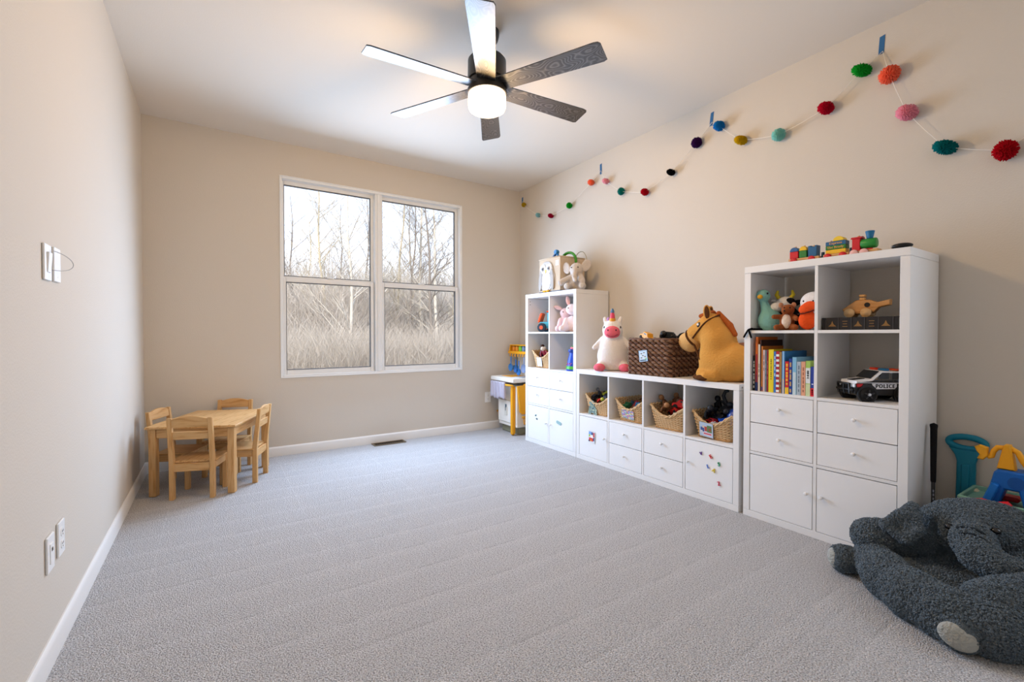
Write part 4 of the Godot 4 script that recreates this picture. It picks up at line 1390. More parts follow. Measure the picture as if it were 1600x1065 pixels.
	# two pink plush rabbits
	for k in 2:
		var pr := thing("plush_rabbit", ["pale pink plush rabbit slumped on the left in the corner unit's top right cube", "white-pink plush rabbit sitting upright beside the divider board, right of the slumped one"][k], "plush toy", v3(FX + [0.13, 0.1][k], y1, [1.175, 1.30][k]), -0.7 - 0.2 * k, "pink plush rabbits")
		var pp := plush(["f3d3d4", "f6e2e1"][k])
		var pf := Field.new(v3(-0.12, -0.01, -0.1), v3(0.12, 0.29, 0.16), 0.0085)
		pf.ell(v3(0, 0.07, 0), v3(0.062, 0.075, 0.055), 0.02).ell(v3(0, 0.175 + 0.03 * k, 0.01), v3(0.055, 0.05, 0.05), 0.02)
		pf.cap(v3(-0.05, 0.11, 0.02), v3(-0.06, 0.05, 0.07), 0.022, 0.024, 0.015).cap(v3(0.05, 0.11, 0.02), v3(0.06, 0.05, 0.07), 0.022, 0.024, 0.015)
		pf.cap(v3(-0.04, 0.03, 0.03), v3(-0.07, 0.03, 0.11), 0.028, 0.03, 0.015).cap(v3(0.04, 0.03, 0.03), v3(0.06, 0.03, 0.11), 0.028, 0.03, 0.015)
		pf.above(0.0)
		part(pr, "body", pf, pp)
		for s in [-1, 1]:
			var ef := Field.new(v3(-0.03, -0.01, -0.03), v3(0.03, 0.1, 0.03), 0.007)
			ef.ell(v3(0, 0.045, 0), v3(0.02, 0.045, 0.011), 0.01)
			var er := part(pr, "ear", ef, plush("eeb9ae") if k == 1 else pp)
			er.position = v3(s * 0.03, 0.21 + 0.03 * k, 0)
			er.rotation = v3(0, 0, -s * (0.2 if k == 1 else 1.2))
			part(pr, "eye", geo().ell(v3(s * 0.025, 0.185 + 0.03 * k, 0.055), v3(0.005, 0.006, 0.004), 10, 8), mat("46352f", 0.2))
	# blue bottle-shaped toy
	var bt := thing("blue_toy", "blue toy with a green band and pink collar in the corner unit's lower right cube", "toy", v3(FX + 0.1, y2, 1.33))
	part(bt, "body", geo().lathe([Vector2(0, 0), Vector2(0.07, 0), Vector2(0.075, 0.006), Vector2(0.07, 0.03), Vector2(0.058, 0.1), Vector2(0.042, 0.16), Vector2(0.042, 0.17), Vector2(0, 0.17)], 24), mat("1c49b8", 0.35))
	part(bt, "green_band", geo().lathe([Vector2(0.073, 0.014), Vector2(0.0755, 0.016), Vector2(0.071, 0.042), Vector2(0.069, 0.043)], 24), mat("4fae35", 0.4))
	part(bt, "shoulder", geo().lathe([Vector2(0, 0.165), Vector2(0.05, 0.165), Vector2(0.056, 0.178), Vector2(0.052, 0.195), Vector2(0, 0.2)], 24), mat("16388f", 0.4))
	part(bt, "collar", geo().lathe([Vector2(0, 0.197), Vector2(0.034, 0.197), Vector2(0.036, 0.21), Vector2(0.03, 0.215), Vector2(0, 0.214)], 20), mat("f0808c", 0.5))
	part(bt, "cap", geo().lathe([Vector2(0, 0.212), Vector2(0.022, 0.212), Vector2(0.022, 0.226), Vector2(0, 0.228)], 16), mat("3b8f2e", 0.5))
	for i in 6:
		part(bt, "dot", geo().ell(v3(-0.066 + 0.002 * absf(i - 2.5), 0.055 + 0.012 * (i % 2), -0.03 + i * 0.012), v3(0.006, 0.005, 0.005), 8, 6), mat("e36a8b", 0.5))


func egg(w: float, h: float, fat: float) -> Array:
	var out := []
	for i in 28:
		var a := TAU * i / 28.0
		var k := 1.0 if sin(a) > 0 else fat
		out.append(Vector2(signf(cos(a)) * pow(absf(cos(a)), 0.8) * w * (k if fat > 1.0 else 1.0), signf(sin(a)) * pow(absf(sin(a)), 0.85) * h))
	return out


# ---------------------------------------------------------------- on the low unit
func on_low_unit() -> void:
	var top := 2 * OUT + 2 * 0.34 + INN
	# plush unicorn
	var u := thing("plush_unicorn", "white plush unicorn with pink muzzle, hooves and horn, on the low shelf", "plush toy", v3(3.235, top, 1.765), -0.85)
	var wp := plush("f3ece6")
	var pk := plush("ef7282")
	var f := Field.new(v3(-0.19, -0.01, -0.14), v3(0.19, 0.45, 0.17), 0.0095)
	f.ell(v3(0, 0.12, 0), v3(0.125, 0.135, 0.105), 0.03).ell(v3(0, 0.2, 0), v3(0.105, 0.12, 0.09), 0.03)
	f.ell(v3(0, 0.335, 0.01), v3(0.083, 0.088, 0.08), 0.025).ell(v3(0, 0.31, 0.05), v3(0.06, 0.056, 0.055), 0.02)
	for s in [-1, 1]:
		f.cap(v3(s * 0.085, 0.255, 0.0), v3(s * 0.15, 0.19, 0.02), 0.026, 0.018, 0.02)
		f.cap(v3(s * 0.08, 0.05, 0.03), v3(s * 0.1, 0.035, 0.08), 0.045, 0.036, 0.02)
		f.ell(v3(s * 0.06, 0.415, -0.005), v3(0.018, 0.038, 0.012), 0.015, v3(0, 0, -s * 0.2))
	f.above(0.004)
	part(u, "body", f, wp)
	var mz := Field.new(v3(-0.09, 0.22, 0.0), v3(0.09, 0.4, 0.15), 0.007)
	mz.ell(v3(0, 0.318, 0.06), v3(0.064, 0.058, 0.055), 0.01)
	var mu := part(u, "muzzle", mz, pk)
	part(mu, "smile", geo().tube(arc_pts(v3(0, 0.317, 0.078), 0.05, 0.034, -2.6, -0.54, 0.036), 0.0022, 6), mat("8d2f3c", 0.8))
	for s in [-1, 1]:
		part(mu, "nostril", geo().ell(v3(s * 0.032, 0.335, 0.105), v3(0.005, 0.008, 0.006), 10, 8), mat("2d1a20", 0.6))
		part(u, "eye", geo().ell(v3(s * 0.065, 0.358, 0.052), v3(0.007, 0.011, 0.008), 10, 8), mat("1d1a1e", 0.25))
		var hf := Field.new(v3(-0.08, -0.005, -0.08), v3(0.08, 0.08, 0.09), 0.007)
		hf.ell(v3(0, 0.03, 0.01), v3(0.047, 0.034, 0.05), 0.01).above(0.0)
		var h := part(u, "hoof", hf, pk)
		h.position = v3(s * 0.098, 0, 0.085)
		h.rotation.y = s * 0.25
	var horn := part(u, "horn", geo().put(v3(0, 0.41, 0.03), v3(0.1, 0, 0)).lathe([Vector2(0.024, 0), Vector2(0.023, 0.02), Vector2(0.02, 0.035), Vector2(0.019, 0.05), Vector2(0.014, 0.065), Vector2(0.012, 0.078), Vector2(0.0, 0.1)], 16), mat("e8506c", 0.6))
	part(horn, "horn_base", geo().put(v3(0, 0.405, 0.03), v3(0.1, 0, 0)).lathe([Vector2(0.026, 0), Vector2(0.026, 0.014), Vector2(0.022, 0.03), Vector2(0, 0.03)], 16), mat("eba53c", 0.6))
	part(horn, "horn_tip", geo().put(v3(0, 0.478, 0.037), v3(0.1, 0, 0)).lathe([Vector2(0, 0), Vector2(0.016, 0.002), Vector2(0.013, 0.018), Vector2(0.006, 0.034), Vector2(0, 0.038)], 14), mat("5b7d9c", 0.6))
	part(u, "forelock", geo().ell(v3(-0.035, 0.425, 0.0), v3(0.014, 0.02, 0.014), 12, 8), plush("c8a0dc"))

	# dark woven basket: braided rows round an oblong, each row a strand of its own
	var b := thing("woven_basket", "large dark brown woven basket on the low shelf, with a small picture tag", "basket", v3(3.275, top, 2.242))
	var w := 0.165
	var l := 0.19
	var hgt := 0.265
	var rows := 15
	var shades := ["8d6a54", "7a5744", "9a7760", "6d4c3b", "8f6c52"]
	for r in rows:
		var g := geo()
		var y := 0.012 + (hgt - 0.024) * r / (rows - 1)
		if r >= 11 and r <= 12:
			pass
		var per := ring_pts(w, l, 0.02, 13)
		for i in per.size():
			var a: Vector3 = per[i]
			var c: Vector3 = per[(i + 1) % per.size()]
			var mid := (a + c) * 0.5
			# handle slot in the end that faces the camera
			if r >= 11 and r <= 12 and absf(mid.x) < 0.055 and mid.z > 0.15:
				continue
			var along := (c - a).normalized()
			var outw := along.cross(Vector3.UP) * (1.0 if (along.cross(Vector3.UP)).dot(mid) > 0 else -1.0)
			var odd := (i + r) % 2 == 0
			var len := a.distance_to(c)
			g.at(Transform3D(Basis(along, Vector3.UP, along.cross(Vector3.UP)).orthonormalized() * Basis.from_euler(v3(0, 0, 0.26 if odd else -0.2)), mid + v3(0, y, 0) + outw * (0.006 if odd else -0.004)))
			g.ell(Vector3.ZERO, v3(len * 0.82, hgt / rows * 0.6, 0.0085 if odd else 0.006), 10, 6)
		part(b, "woven_strand", g, bumpy(shades[r % 5], 0.6, noise_tex("fibre", 0.06, 256), v3(6, 30, 6), 0.35))
	part(b, "lining", geo().box(v3(0, 0.006, 0), v3(2 * w - 0.01, 0.012, 2 * l - 0.01)).box(v3(-w + 0.006, hgt / 2, 0), v3(0.003, hgt - 0.02, 2 * l - 0.02)).box(v3(w - 0.006, hgt / 2, 0), v3(0.003, hgt - 0.02, 2 * l - 0.02)).box(v3(0, hgt / 2, -l + 0.006), v3(2 * w - 0.02, hgt - 0.02, 0.003)).box(v3(0, 0.09, l - 0.006), v3(2 * w - 0.02, 0.17, 0.003)), mat("2e1f17", 0.9))
	part(b, "braided_rim", geo().tube(lifted(ring_pts(w + 0.002, l + 0.002, 0.02, 10), hgt, 0.002), 0.0085, 8, true), mat("6b4a36", 0.6))
	var tagm := picture("basket_tag", 64, 64, func(im: Image):
		im.fill(Color("a8c4dc"))
		im.fill_rect(Rect2i(6, 6, 52, 46), Color("c8dbe8"))
		for k in [[14, 16], [34, 12], [24, 28], [40, 34], [12, 40]]:
			im.fill_rect(Rect2i(k[0], k[1], 12, 5), Color("2e3a4d"))
			im.fill_rect(Rect2i(k[0] + 4, k[1] + 4, 5, 6), Color("e3c9a8"))
		im.fill_rect(Rect2i(44, 44, 14, 10), Color("8cc7a0"))
		im.fill_rect(Rect2i(6, 54, 46, 5), Color("26303a")))
	var tg := part(b, "picture_tag", card(0.078, 0.082), tagm)
	tg.position = v3(-w - 0.017, 0.143, -0.03)
	tg.rotation = v3(0, -PI / 2, 0.12)
	# toys in it
	var bp := v3(3.275, top, 2.242)
	toy_car("toy_digger", "yellow toy digger lying on top in the dark woven basket", bp + v3(-0.06, 0.255, -0.11), v3(0.1, 1.3, 0.3), "efa51f", 0.12)
	solo_ball("dark_toy_ball", "round dark toy ball with an orange fleck sticking up from the dark basket", bp + v3(-0.02, 0.305, 0.02), 0.024, "1d1b1a")
	solo_ball("black_toy_ball", "round black toy ball right of the digger in the dark basket", bp + v3(0.03, 0.288, 0.06), 0.026, "151515")
	toy_car("toy_truck", "small black toy truck between the two balls in the dark basket", bp + v3(0.02, 0.258, 0.03), v3(0, 2.0, 0.1), "1b1b1c", 0.12)
	var bag := Field.new(v3(-0.1, -0.12, -0.08), v3(0.1, 0.08, 0.08), 0.01)
	bag.ell(v3(0, 0.0, 0), v3(0.05, 0.05, 0.045), 0.02, v3(0, 0, 0.4)).cap(v3(0.02, 0.0, 0.02), v3(0.03, -0.09, 0.04), 0.03, 0.02, 0.03)
	solo("black_cloth_toy", "crumpled black cloth toy bulging from the dark basket beside the horse's nose", "toy", bag, plush("141416"), "", bp + v3(0.06, 0.265, 0.135))

	# plush horse, head towards the window
	var h := thing("plush_horse", "large caramel plush horse with dark bridle, lying on the low shelf", "plush toy", v3(3.24, top, 2.78))
	var hp := plush("cf9448")
	var dk := plush("5c3a22")
	var hf := Field.new(v3(-0.2, -0.01, -0.4), v3(0.2, 0.52, 0.2), 0.011)
	hf.ell(v3(0, 0.1, 0.0), v3(0.135, 0.12, 0.155), 0.03)
	hf.cap(v3(0, 0.1, -0.06), v3(0, 0.13, 0.07), 0.115, 0.115, 0.03)
	hf.cap(v3(-0.01, 0.15, -0.06), v3(-0.01, 0.25, -0.06), 0.118, 0.105, 0.03)
	hf.cap(v3(-0.01, 0.26, -0.055), v3(-0.01, 0.355, -0.105), 0.1, 0.082, 0.03)
	hf.cap(v3(-0.01, 0.355, -0.11), v3(-0.02, 0.3, -0.21), 0.082, 0.07, 0.025)
	hf.cap(v3(-0.07, 0.04, -0.13), v3(-0.11, 0.03, -0.1), 0.045, 0.04, 0.02)
	hf.cap(v3(-0.11, 0.035, -0.02), v3(-0.135, 0.03, -0.06), 0.045, 0.035, 0.02)
	hf.above(0.0)
	part(h, "body", hf, hp)
	var mzf := Field.new(v3(-0.12, 0.14, -0.4), v3(0.1, 0.36, -0.14), 0.009)
	mzf.ell(v3(-0.025, 0.248, -0.265), v3(0.07, 0.066, 0.078), 0.02, v3(0.5, 0, 0)).ell(v3(-0.022, 0.275, -0.225), v3(0.068, 0.062, 0.06), 0.02)
	var mz2 := part(h, "muzzle", mzf, plush("dcae70"))
	part(mz2, "nostril", geo().ell(v3(-0.075, 0.262, -0.315), v3(0.006, 0.007, 0.007), 8, 6), mat("6b4526", 0.8))
	for s in [-1, 1]:
		var ef := Field.new(v3(-0.04, -0.02, -0.04), v3(0.04, 0.1, 0.04), 0.006)
		ef.ell(v3(0, 0.035, 0), v3(0.024, 0.052, 0.013), 0.01)
		var e := part(h, "ear", ef, hp)
		e.position = v3(-0.01 + s * 0.06, 0.41, -0.10 if s < 0 else -0.165)
		e.rotation = v3(0, -1.1 if s < 0 else -0.5, -s * 0.1)
		var ein := part(e, "inner_ear", geo().ell(v3(0, 0.034, 0.009), v3(0.016, 0.044, 0.007), 12, 8), dk)
		ein.position = Vector3.ZERO
		part(h, "hoof", geo().ell(v3(-0.145 if s < 0 else -0.095, 0.02, -0.085 if s < 0 else -0.155), v3(0.03, 0.02, 0.055 if s < 0 else 0.03), 16, 10), dk)
	var eye := part(h, "eye", geo().ell(v3(-0.083, 0.362, -0.15), v3(0.012, 0.02, 0.02), 16, 10), mat("17130f", 0.15, 0.6))
	part(eye, "eye_highlight", geo().ell(v3(-0.094, 0.367, -0.155), v3(0.003, 0.008, 0.008), 10, 8), mat("e8e4de", 0.3))
	var br := geo()
	var band := []
	var tilt := Basis.from_euler(v3(-0.64, 0, 0))
	for i in 28:
		var g2 := TAU * i / 28.0
		var q := tilt * v3(cos(g2), sin(g2), 0)
		band.append(outside_of([hf, mzf], v3(-0.018, 0.275, -0.235), q, 0.002))
	br.tube(band, 0.0075, 6, true)
	var strap := []
	for s in [[0.268, -0.2], [0.3, -0.17], [0.335, -0.135], [0.365, -0.105], [0.39, -0.08], [0.415, -0.055], [0.43, -0.04]]:
		strap.append(outside_of([hf, mzf], v3(-0.015, s[0], s[1]), v3(-1, 0.1, 0), 0.002))
	br.tube(strap, 0.0055, 6)
	part(h, "bridle", br, plush("53341f"))
	var mf := Field.new(v3(-0.06, 0.2, -0.25), v3(0.06, 0.47, 0.12), 0.009)
	mf.cap(v3(-0.01, 0.425, -0.19), v3(-0.01, 0.442, -0.1), 0.016, 0.02, 0.01).cap(v3(-0.01, 0.44, -0.06), v3(-0.01, 0.36, 0.02), 0.016, 0.018, 0.01).cap(v3(-0.01, 0.36, 0.02), v3(-0.01, 0.30, 0.055), 0.018, 0.016, 0.01)
	part(h, "mane", mf, plush("a9582a"))
	part(h, "saddle", geo().ell(v3(0.03, 0.215, 0.09), v3(0.08, 0.035, 0.06), 16, 8), plush("8a5b41"))


func arc_pts(c: Vector3, rx: float, ry: float, a0: float, a1: float, bulge: float) -> Array:
	var out := []
	for i in 13:
		var a := lerpf(a0, a1, i / 12.0)
		out.append(c + v3(rx * cos(a), ry * sin(a), bulge * (1.0 - pow(cos(a), 2) * 0.65)))
	return out


func outside_of(fields: Array, p: Vector3, dir: Vector3, off: float) -> Vector3:
	# the last point along a ray that is still inside one of the bodies
	var last := p
	dir = dir.normalized()
	for i in 160:
		var q := p + dir * 0.0012 * i
		for f in fields:
			if f.near(q) < 0.0:
				last = q
	return last + dir * off


func arc_ring(c: Vector3, rx: float, ry: float, rot: Vector3) -> Array:
	var b := Basis.from_euler(rot)
	var out := []
	for i in 24:
		var a := TAU * i / 24.0
		out.append(c + b * v3(rx * cos(a), ry * sin(a), 0))
	return out


func ring_pts(w: float, l: float, r: float, per_side: int) -> Array:
	# points round a rounded oblong, w by l half sizes, in the plane y = 0
	var poly := round_rect(2 * w, 2 * l, r, 4)
	var total := 0.0
	var m := poly.size()
	for i in m:
		total += poly[i].distance_to(poly[(i + 1) % m])
	var n := per_side * 4
	var out := []
	var i := 0
	var acc := 0.0
	for k in n:
		var want := total * k / n
		while acc + poly[i % m].distance_to(poly[(i + 1) % m]) < want:
			acc += poly[i % m].distance_to(poly[(i + 1) % m])
			i += 1
		var a: Vector2 = poly[i % m]
		var b: Vector2 = poly[(i + 1) % m]
		var t := (want - acc) / maxf(a.distance_to(b), 1e-6)
		var p := a.lerp(b, t)
		out.append(v3(p.x, 0, p.y))
	return out


func lifted(pts: Array, y: float, wob: float) -> Array:
	var out := []
	for i in pts.size():
		out.append((pts[i] as Vector3) + v3(0, y + wob * (1 if i % 2 else -1), 0))
	return out


# ---------------------------------------------------------------- small toys
func solo_ball(called: String, label: String, p: Vector3, r: float, c: String, group := "") -> void:
	var o := thing(called, label, "toy", p, 0, group)
	part(o, "ball", geo().ell(Vector3.ZERO, Vector3.ONE * r, 16, 10), mat(c, 0.35))
	part(o, "seam", geo().tube(arc_ring(Vector3.ZERO, r, r, v3(0.9, 0.4, 0)), r * 0.07, 5, true), mat(Color(c).lightened(0.25), 0.4))


func toy_car(called: String, label: String, p: Vector3, rot: Vector3, c: String, len: float, group := "") -> Node3D:
	var o := thing(called, label, "toy car", p, 0, group)
	o.rotation = rot
	var w := len * 0.45
	var body: Array = [Vector2(-0.5, 0.12), Vector2(0.5, 0.12), Vector2(0.5, 0.28), Vector2(0.3, 0.34), Vector2(0.16, 0.52), Vector2(-0.26, 0.52), Vector2(-0.36, 0.34), Vector2(-0.5, 0.32)]
	var poly := []
	for q in body: poly.append(q * len)
	part(o, "body", geo().prism(poly, w, len * 0.03), mat(c, 0.35))
	part(o, "windows", geo().box(v3(-0.05 * len, 0.42 * len, 0), v3(0.3 * len, 0.11 * len, w * 1.01), len * 0.01), mat("20262c", 0.2))
	for sx in [-1, 1]:
		for sz in [-1, 1]:
			part(o, "wheel", geo().put(v3(sx * len * 0.3, len * 0.12, sz * w * 0.46), v3(PI / 2, 0, 0)).lathe([Vector2(0, -len * 0.05), Vector2(len * 0.12, -len * 0.045), Vector2(len * 0.12, len * 0.045), Vector2(0, len * 0.05)], 14), mat("161616", 0.7))
	return o


func toy_figure(called: String, label: String, p: Vector3, rot: Vector3, c: String, c2: String, s: float, group := "") -> Node3D:
	var o := thing(called, label, "toy figure", p, 0, group)
	o.rotation = rot
	o.scale = Vector3.ONE * s
	part(o, "torso", geo().box(v3(0, 0.055, 0), v3(0.045, 0.05, 0.028), 0.01), mat(c, 0.4))
	part(o, "head", geo().ell(v3(0, 0.098, 0), v3(0.02, 0.022, 0.02), 12, 8), mat(c2, 0.4))
	for k in [-1, 1]:
		part(o, "leg", geo().tube([v3(k * 0.012, 0.035, 0), v3(k * 0.016, 0.0, 0.004)], 0.01, 8), mat(c, 0.4))
		part(o, "arm", geo().tube([v3(k * 0.026, 0.074, 0), v3(k * 0.038, 0.05, 0.012), v3(k * 0.034, 0.034, 0.026)], 0.008, 8), mat(c, 0.4))
	return o


func toy_block(called: String, label: String, p: Vector3, rot: Vector3, c: String, size: Vector3, group := "") -> Node3D:
	var o := thing(called, label, "toy block", p, 0, group)
	o.rotation = rot
	part(o, "brick_body", geo().box(Vector3.ZERO, size, 0.003), mat(c, 0.35))
	for i in 2:
		for k in 2:
			part(o, "stud", geo().put(v3((i - 0.5) * size.x * 0.5, size.y / 2, (k - 0.5) * size.z * 0.5)).lathe([Vector2(size.x * 0.14, 0), Vector2(size.x * 0.14, 0.005), Vector2(0, 0.005)], 12), mat(c, 0.35))
	return o


# ---------------------------------------------------------------- wicker baskets
func wicker(called: String, label: String) -> Node3D:
	var o := thing(called, label, "basket")
	o.set_meta("base", called)
	var cane := bumpy("ddb98a", 0.55, noise_tex("fibre", 0.06, 256), v3(10, 40, 10), 0.08)
	var dark := bumpy("c2945f", 0.55, noise_tex("fibre", 0.06, 256), v3(10, 40, 10), 0.08)
	var stakes := 44
	var rows := 17
	# half widths at the floor and at the rim; the front and back dip
	var y_at := func(a: Vector3, t: float) -> float:
		var dip := 0.0
		if absf(a.x) > 0.12: dip = 0.42 * cos(clampf(a.z / 0.13, -1, 1) * PI / 2)
		return lerpf(0.008, 0.165 * (1.0 - dip), t)
	var g := geo()
	for r in rows:
		var t := float(r) / (rows - 1)
		var ring := ring_pts(lerpf(0.135, 0.158, t), lerpf(0.112, 0.146, t), 0.03, stakes / 2)
		var pts := []
		for i in ring.size():
			var a: Vector3 = ring[i]
			var k := (1.0 if (i / 2 + r) % 2 == 0 else -1.0) * (1.0 if i % 2 == 0 else 0.0)
			var outw := v3(a.x, 0, a.z).normalized()
			pts.append(a + outw * 0.004 * k + v3(0, y_at.call(a, t), 0))
		g.tube(pts, 0.0045, 4, true)
	part(o, "wicker_weave", g, cane)
	var s := geo()
	var lo_ring := ring_pts(0.135, 0.112, 0.03, stakes / 4)
	var hi_ring := ring_pts(0.158, 0.146, 0.03, stakes / 4)
	for i in lo_ring.size():
		s.tube([lo_ring[i] + v3(0, 0.006, 0), hi_ring[i] + v3(0, y_at.call(hi_ring[i], 1.0), 0)], 0.0042, 5)
	part(o, "stakes", s, dark)
	for k in 2:
		var pts := []
		var ring := ring_pts(0.16, 0.148, 0.03, 16)
		for i in ring.size():
			var a: Vector3 = ring[i]
			pts.append(a + v3(a.x, 0, a.z).normalized() * 0.005 * sin(i * PI / 2 + k * PI) + v3(0, y_at.call(a, 1.0) + 0.007 * cos(i * PI / 2 + k * PI), 0))
		part(o, "rim_braid", geo().tube(pts, 0.0055, 6, true), cane)
		var foot := []
		ring = ring_pts(0.138, 0.115, 0.03, 16)
		for i in ring.size():
			var a: Vector3 = ring[i]
			foot.append(a + v3(a.x, 0, a.z).normalized() * 0.004 * sin(i * PI / 2 + k * PI) + v3(0, 0.007 + 0.003 * cos(i * PI / 2 + k * PI), 0))
		part(o, "foot_braid", geo().tube(foot, 0.0045, 6, true), dark)
	part(o, "basket_floor", geo().put(v3(0, 0.008, 0), v3(PI / 2, 0, 0)).prism(round_rect(0.265, 0.22, 0.03), 0.006), mat("8a643e", 0.8))
	return o


func baskets() -> void:
	var y := OUT + 0.34 + INN
	var gx := FX + 0.195
	var cz := []
	for k in 4: cz.append(ZM + OUT + k * (0.337 + INN) + 0.337 / 2)
	var grp := "wicker baskets in the cube shelves"
	var ls := ["wicker basket in the low unit's leftmost cube, with a grey-green cut-out tag", "wicker basket second from the left in the low unit, with a rainbow-lettered tag", "wicker basket third from the left in the low unit, without any tag", "wicker basket in the low unit's rightmost cube, with a blue and red picture card", "small wicker basket with a dotted card in the corner unit's lower left cube"]
	var first := wicker("wicker_basket", ls[0])
	first.set_meta("group", grp)
	var all := [first]
	for k in range(1, 5):
		all.append(again(first, ls[k], Vector3.ZERO, 0.0, grp))
	var y2 := OUT + 2 * (CUBE + INN)
	var zs := [cz[0] + 0.008, cz[1] + 0.006, cz[2] + 0.0, cz[3] + 0.002, ZL + OUT + 0.17]
	var turns := [0.03, -0.02, 0.02, -0.03, 0.02]
	for k in 5:
		all[k].position = v3(gx, y if k < 4 else y2, zs[k])
		all[k].rotation.y = turns[k]
	# tags hung on the fronts
	var f := func(k: int, m: Mesh, mt: Material, p: Vector3, rot: Vector3, called: String):
		var t := part(all[k], called, m, mt)
		t.position = p
		t.rotation = v3(0, -PI / 2, 0) + rot
	var robot := geo().put(v3(0, 0.025, 0)).prism(egg(0.03, 0.022, 1.3), 0.003, 0.001).put(v3(0, -0.03, 0)).prism(egg(0.042, 0.034, 1.2), 0.003, 0.001).put(v3(-0.035, -0.06, 0.001)).prism(egg(0.018, 0.016, 1.0), 0.003, 0.001).put(v3(0.03, -0.062, 0.001)).prism(egg(0.02, 0.016, 1.0), 0.003, 0.001)
	f.call(0, robot.mesh(), picture("tag_a", 32, 32, func(im: Image):
		for i in 32:
			for j in 32:
				im.set_pixel(i, j, [Color("8fa48f"), Color("5f7f85"), Color("b9c4a8"), Color("445f6b")][(i / 6 + (j / 5) * 3 + (i * j) / 70) % 4])), v3(-0.158, 0.075, -0.055), v3(0.1, 0, 0), "cutout_tag")
	M["tag_a"].uv1_triplanar = true
	M["tag_a"].uv1_scale = v3(11, 11, 11)
	var bw := picture("tag_b", 96, 64, func(im: Image):
		im.fill(Color("e9dcae"))
		var cs := ["3fa7c9", "e8632e", "8a4fb0", "f0c83c", "46b07a", "d63f5c", "5a7fd0", "a98fe0"]
		for i in 12:
			for j in 8:
				if (i * 5 + j * 3) % 7 != 0:
					im.fill_rect(Rect2i(i * 8, j * 8, 7, 7), Color(cs[(i * 3 + j * 2 + i * j) % 8])))
	f.call(1, card(0.125, 0.07), bw, v3(-0.158, 0.062, -0.005), v3(0.12, 0, -0.08), "rainbow_tag")
	var cw := picture("tag_c", 96, 96, func(im: Image):
		im.fill(Color("b5c7dd"))
		im.fill_rect(Rect2i(8, 34, 26, 30), Color("3a4f8f"))
		im.fill_rect(Rect2i(36, 26, 20, 32), Color("b8493a"))
		im.fill_rect(Rect2i(54, 16, 34, 46), Color("5f7d4a"))
		im.fill_rect(Rect2i(66, 34, 16, 18), Color("a1503c"))
		im.fill_rect(Rect2i(22, 22, 14, 16), Color("d8c3ac"))
		im.fill_rect(Rect2i(4, 56, 18, 18), Color("c9ccd4"))
		im.fill_rect(Rect2i(26, 64, 66, 22), Color("d9cfd4"))
		im.fill_rect(Rect2i(30, 70, 54, 9), Color("d8485a")))
	f.call(3, card(0.098, 0.094), cw, v3(-0.163, 0.06, -0.03), v3(0.15, 0, -0.06), "picture_card")
	var dw := picture("tag_d", 64, 64, func(im: Image):
		im.fill(Color("e4e6ee"))
		for i in 9:
			for j in 9:
				im.fill_rect(Rect2i(i * 7 + (j % 2) * 3, j * 7, 4, 3), Color("9fa9c4")))
	f.call(4, card(0.075, 0.088), dw, v3(-0.16, 0.06, -0.02), v3(0.15, 0, 0), "dotted_card")
	# toys, basket by basket
	var p0: Vector3 = all[0].position
	for k in 5:
		toy_car("toy_car", ["black toy car on top of the leftmost wicker basket's pile", "black and silver toy car tipped up at the back of the leftmost wicker basket", "dark grey toy car at the right of the leftmost wicker basket", "black toy car lying deepest in the leftmost wicker basket", "charcoal toy car at the left of the leftmost wicker basket"][k], p0 + [v3(-0.06, 0.125, 0.04), v3(0.05, 0.18, 0.07), v3(-0.02, 0.15, 0.09), v3(0.0, 0.125, 0.0), v3(0.04, 0.15, -0.05)][k], v3(0.3 * k, 1.1 * k, 0.4 - 0.2 * k), ["1b1b1e", "3a3f46", "26282c", "141416", "2e2f33"][k], 0.1, "dark toy vehicles in the leftmost wicker basket")
	for k in 3:
		solo_ball("silver_toy_ball", ["shiny dark ball at the back of the leftmost wicker basket", "shiny grey ball beside the tallest toy in the leftmost wicker basket", "highest shiny ball in the leftmost wicker basket"][k], p0 + [v3(0.0, 0.2, 0.05), v3(-0.05, 0.17, 0.1), v3(0.06, 0.235, 0.09)][k], 0.024, ["2b2d35", "50545e", "33353f"][k], "shiny balls in the leftmost wicker basket")
	toy_figure("toy_figure", "red toy figure at the front of the leftmost wicker basket", p0 + v3(-0.1, 0.125, -0.03), v3(1.3, 0.4, 0.8), "c0271f", "b8b83e", 0.8)
	toy_figure("toy_figure", "yellow-green toy figure lying in the leftmost wicker basket", p0 + v3(-0.04, 0.165, -0.05), v3(1.2, 1.4, 0.3), "c2c23f", "8e9a3a", 0.8)
	var p1: Vector3 = all[1].position
	var bc := [["1f7d4d", v3(0.02, 0.125, 0.05), "dark green toy block on top of the second wicker basket"], ["2f78a8", v3(-0.06, 0.105, 0.055), "blue toy block at the front of the second wicker basket"], ["d86b2c", v3(0.0, 0.14, 0.11), "orange toy block at the right of the second wicker basket"], ["3a9a68", v3(-0.05, 0.1, 0.11), "light green toy block at the right front of the second wicker basket"], ["7b4a2a", v3(0.05, 0.12, -0.03), "brown toy block at the back of the second wicker basket"], ["9c2f35", v3(-0.03, 0.1, -0.03), "dark red toy block at the left of the second wicker basket"], ["a5843a", v3(0.08, 0.13, 0.04), "mustard toy block deep in the second wicker basket"]]
	for k in bc.size():
		toy_block("toy_block", bc[k][2], p1 + bc[k][1] + v3(-0.01, 0.02, 0), v3(0.2 * k, 0.7 * k, 0.25 - 0.1 * k), bc[k][0], v3(0.065, 0.032, 0.065) if k != 1 else v3(0.05, 0.03, 0.1), "toy blocks in the second wicker basket")
	var p2: Vector3 = all[2].position
	toy_car("toy_fire_engine", "red toy fire engine on top of the third wicker basket", p2 + v3(-0.02, 0.132, 0.03), v3(0.2, 1.9, 0.15), "d81f1f", 0.14)
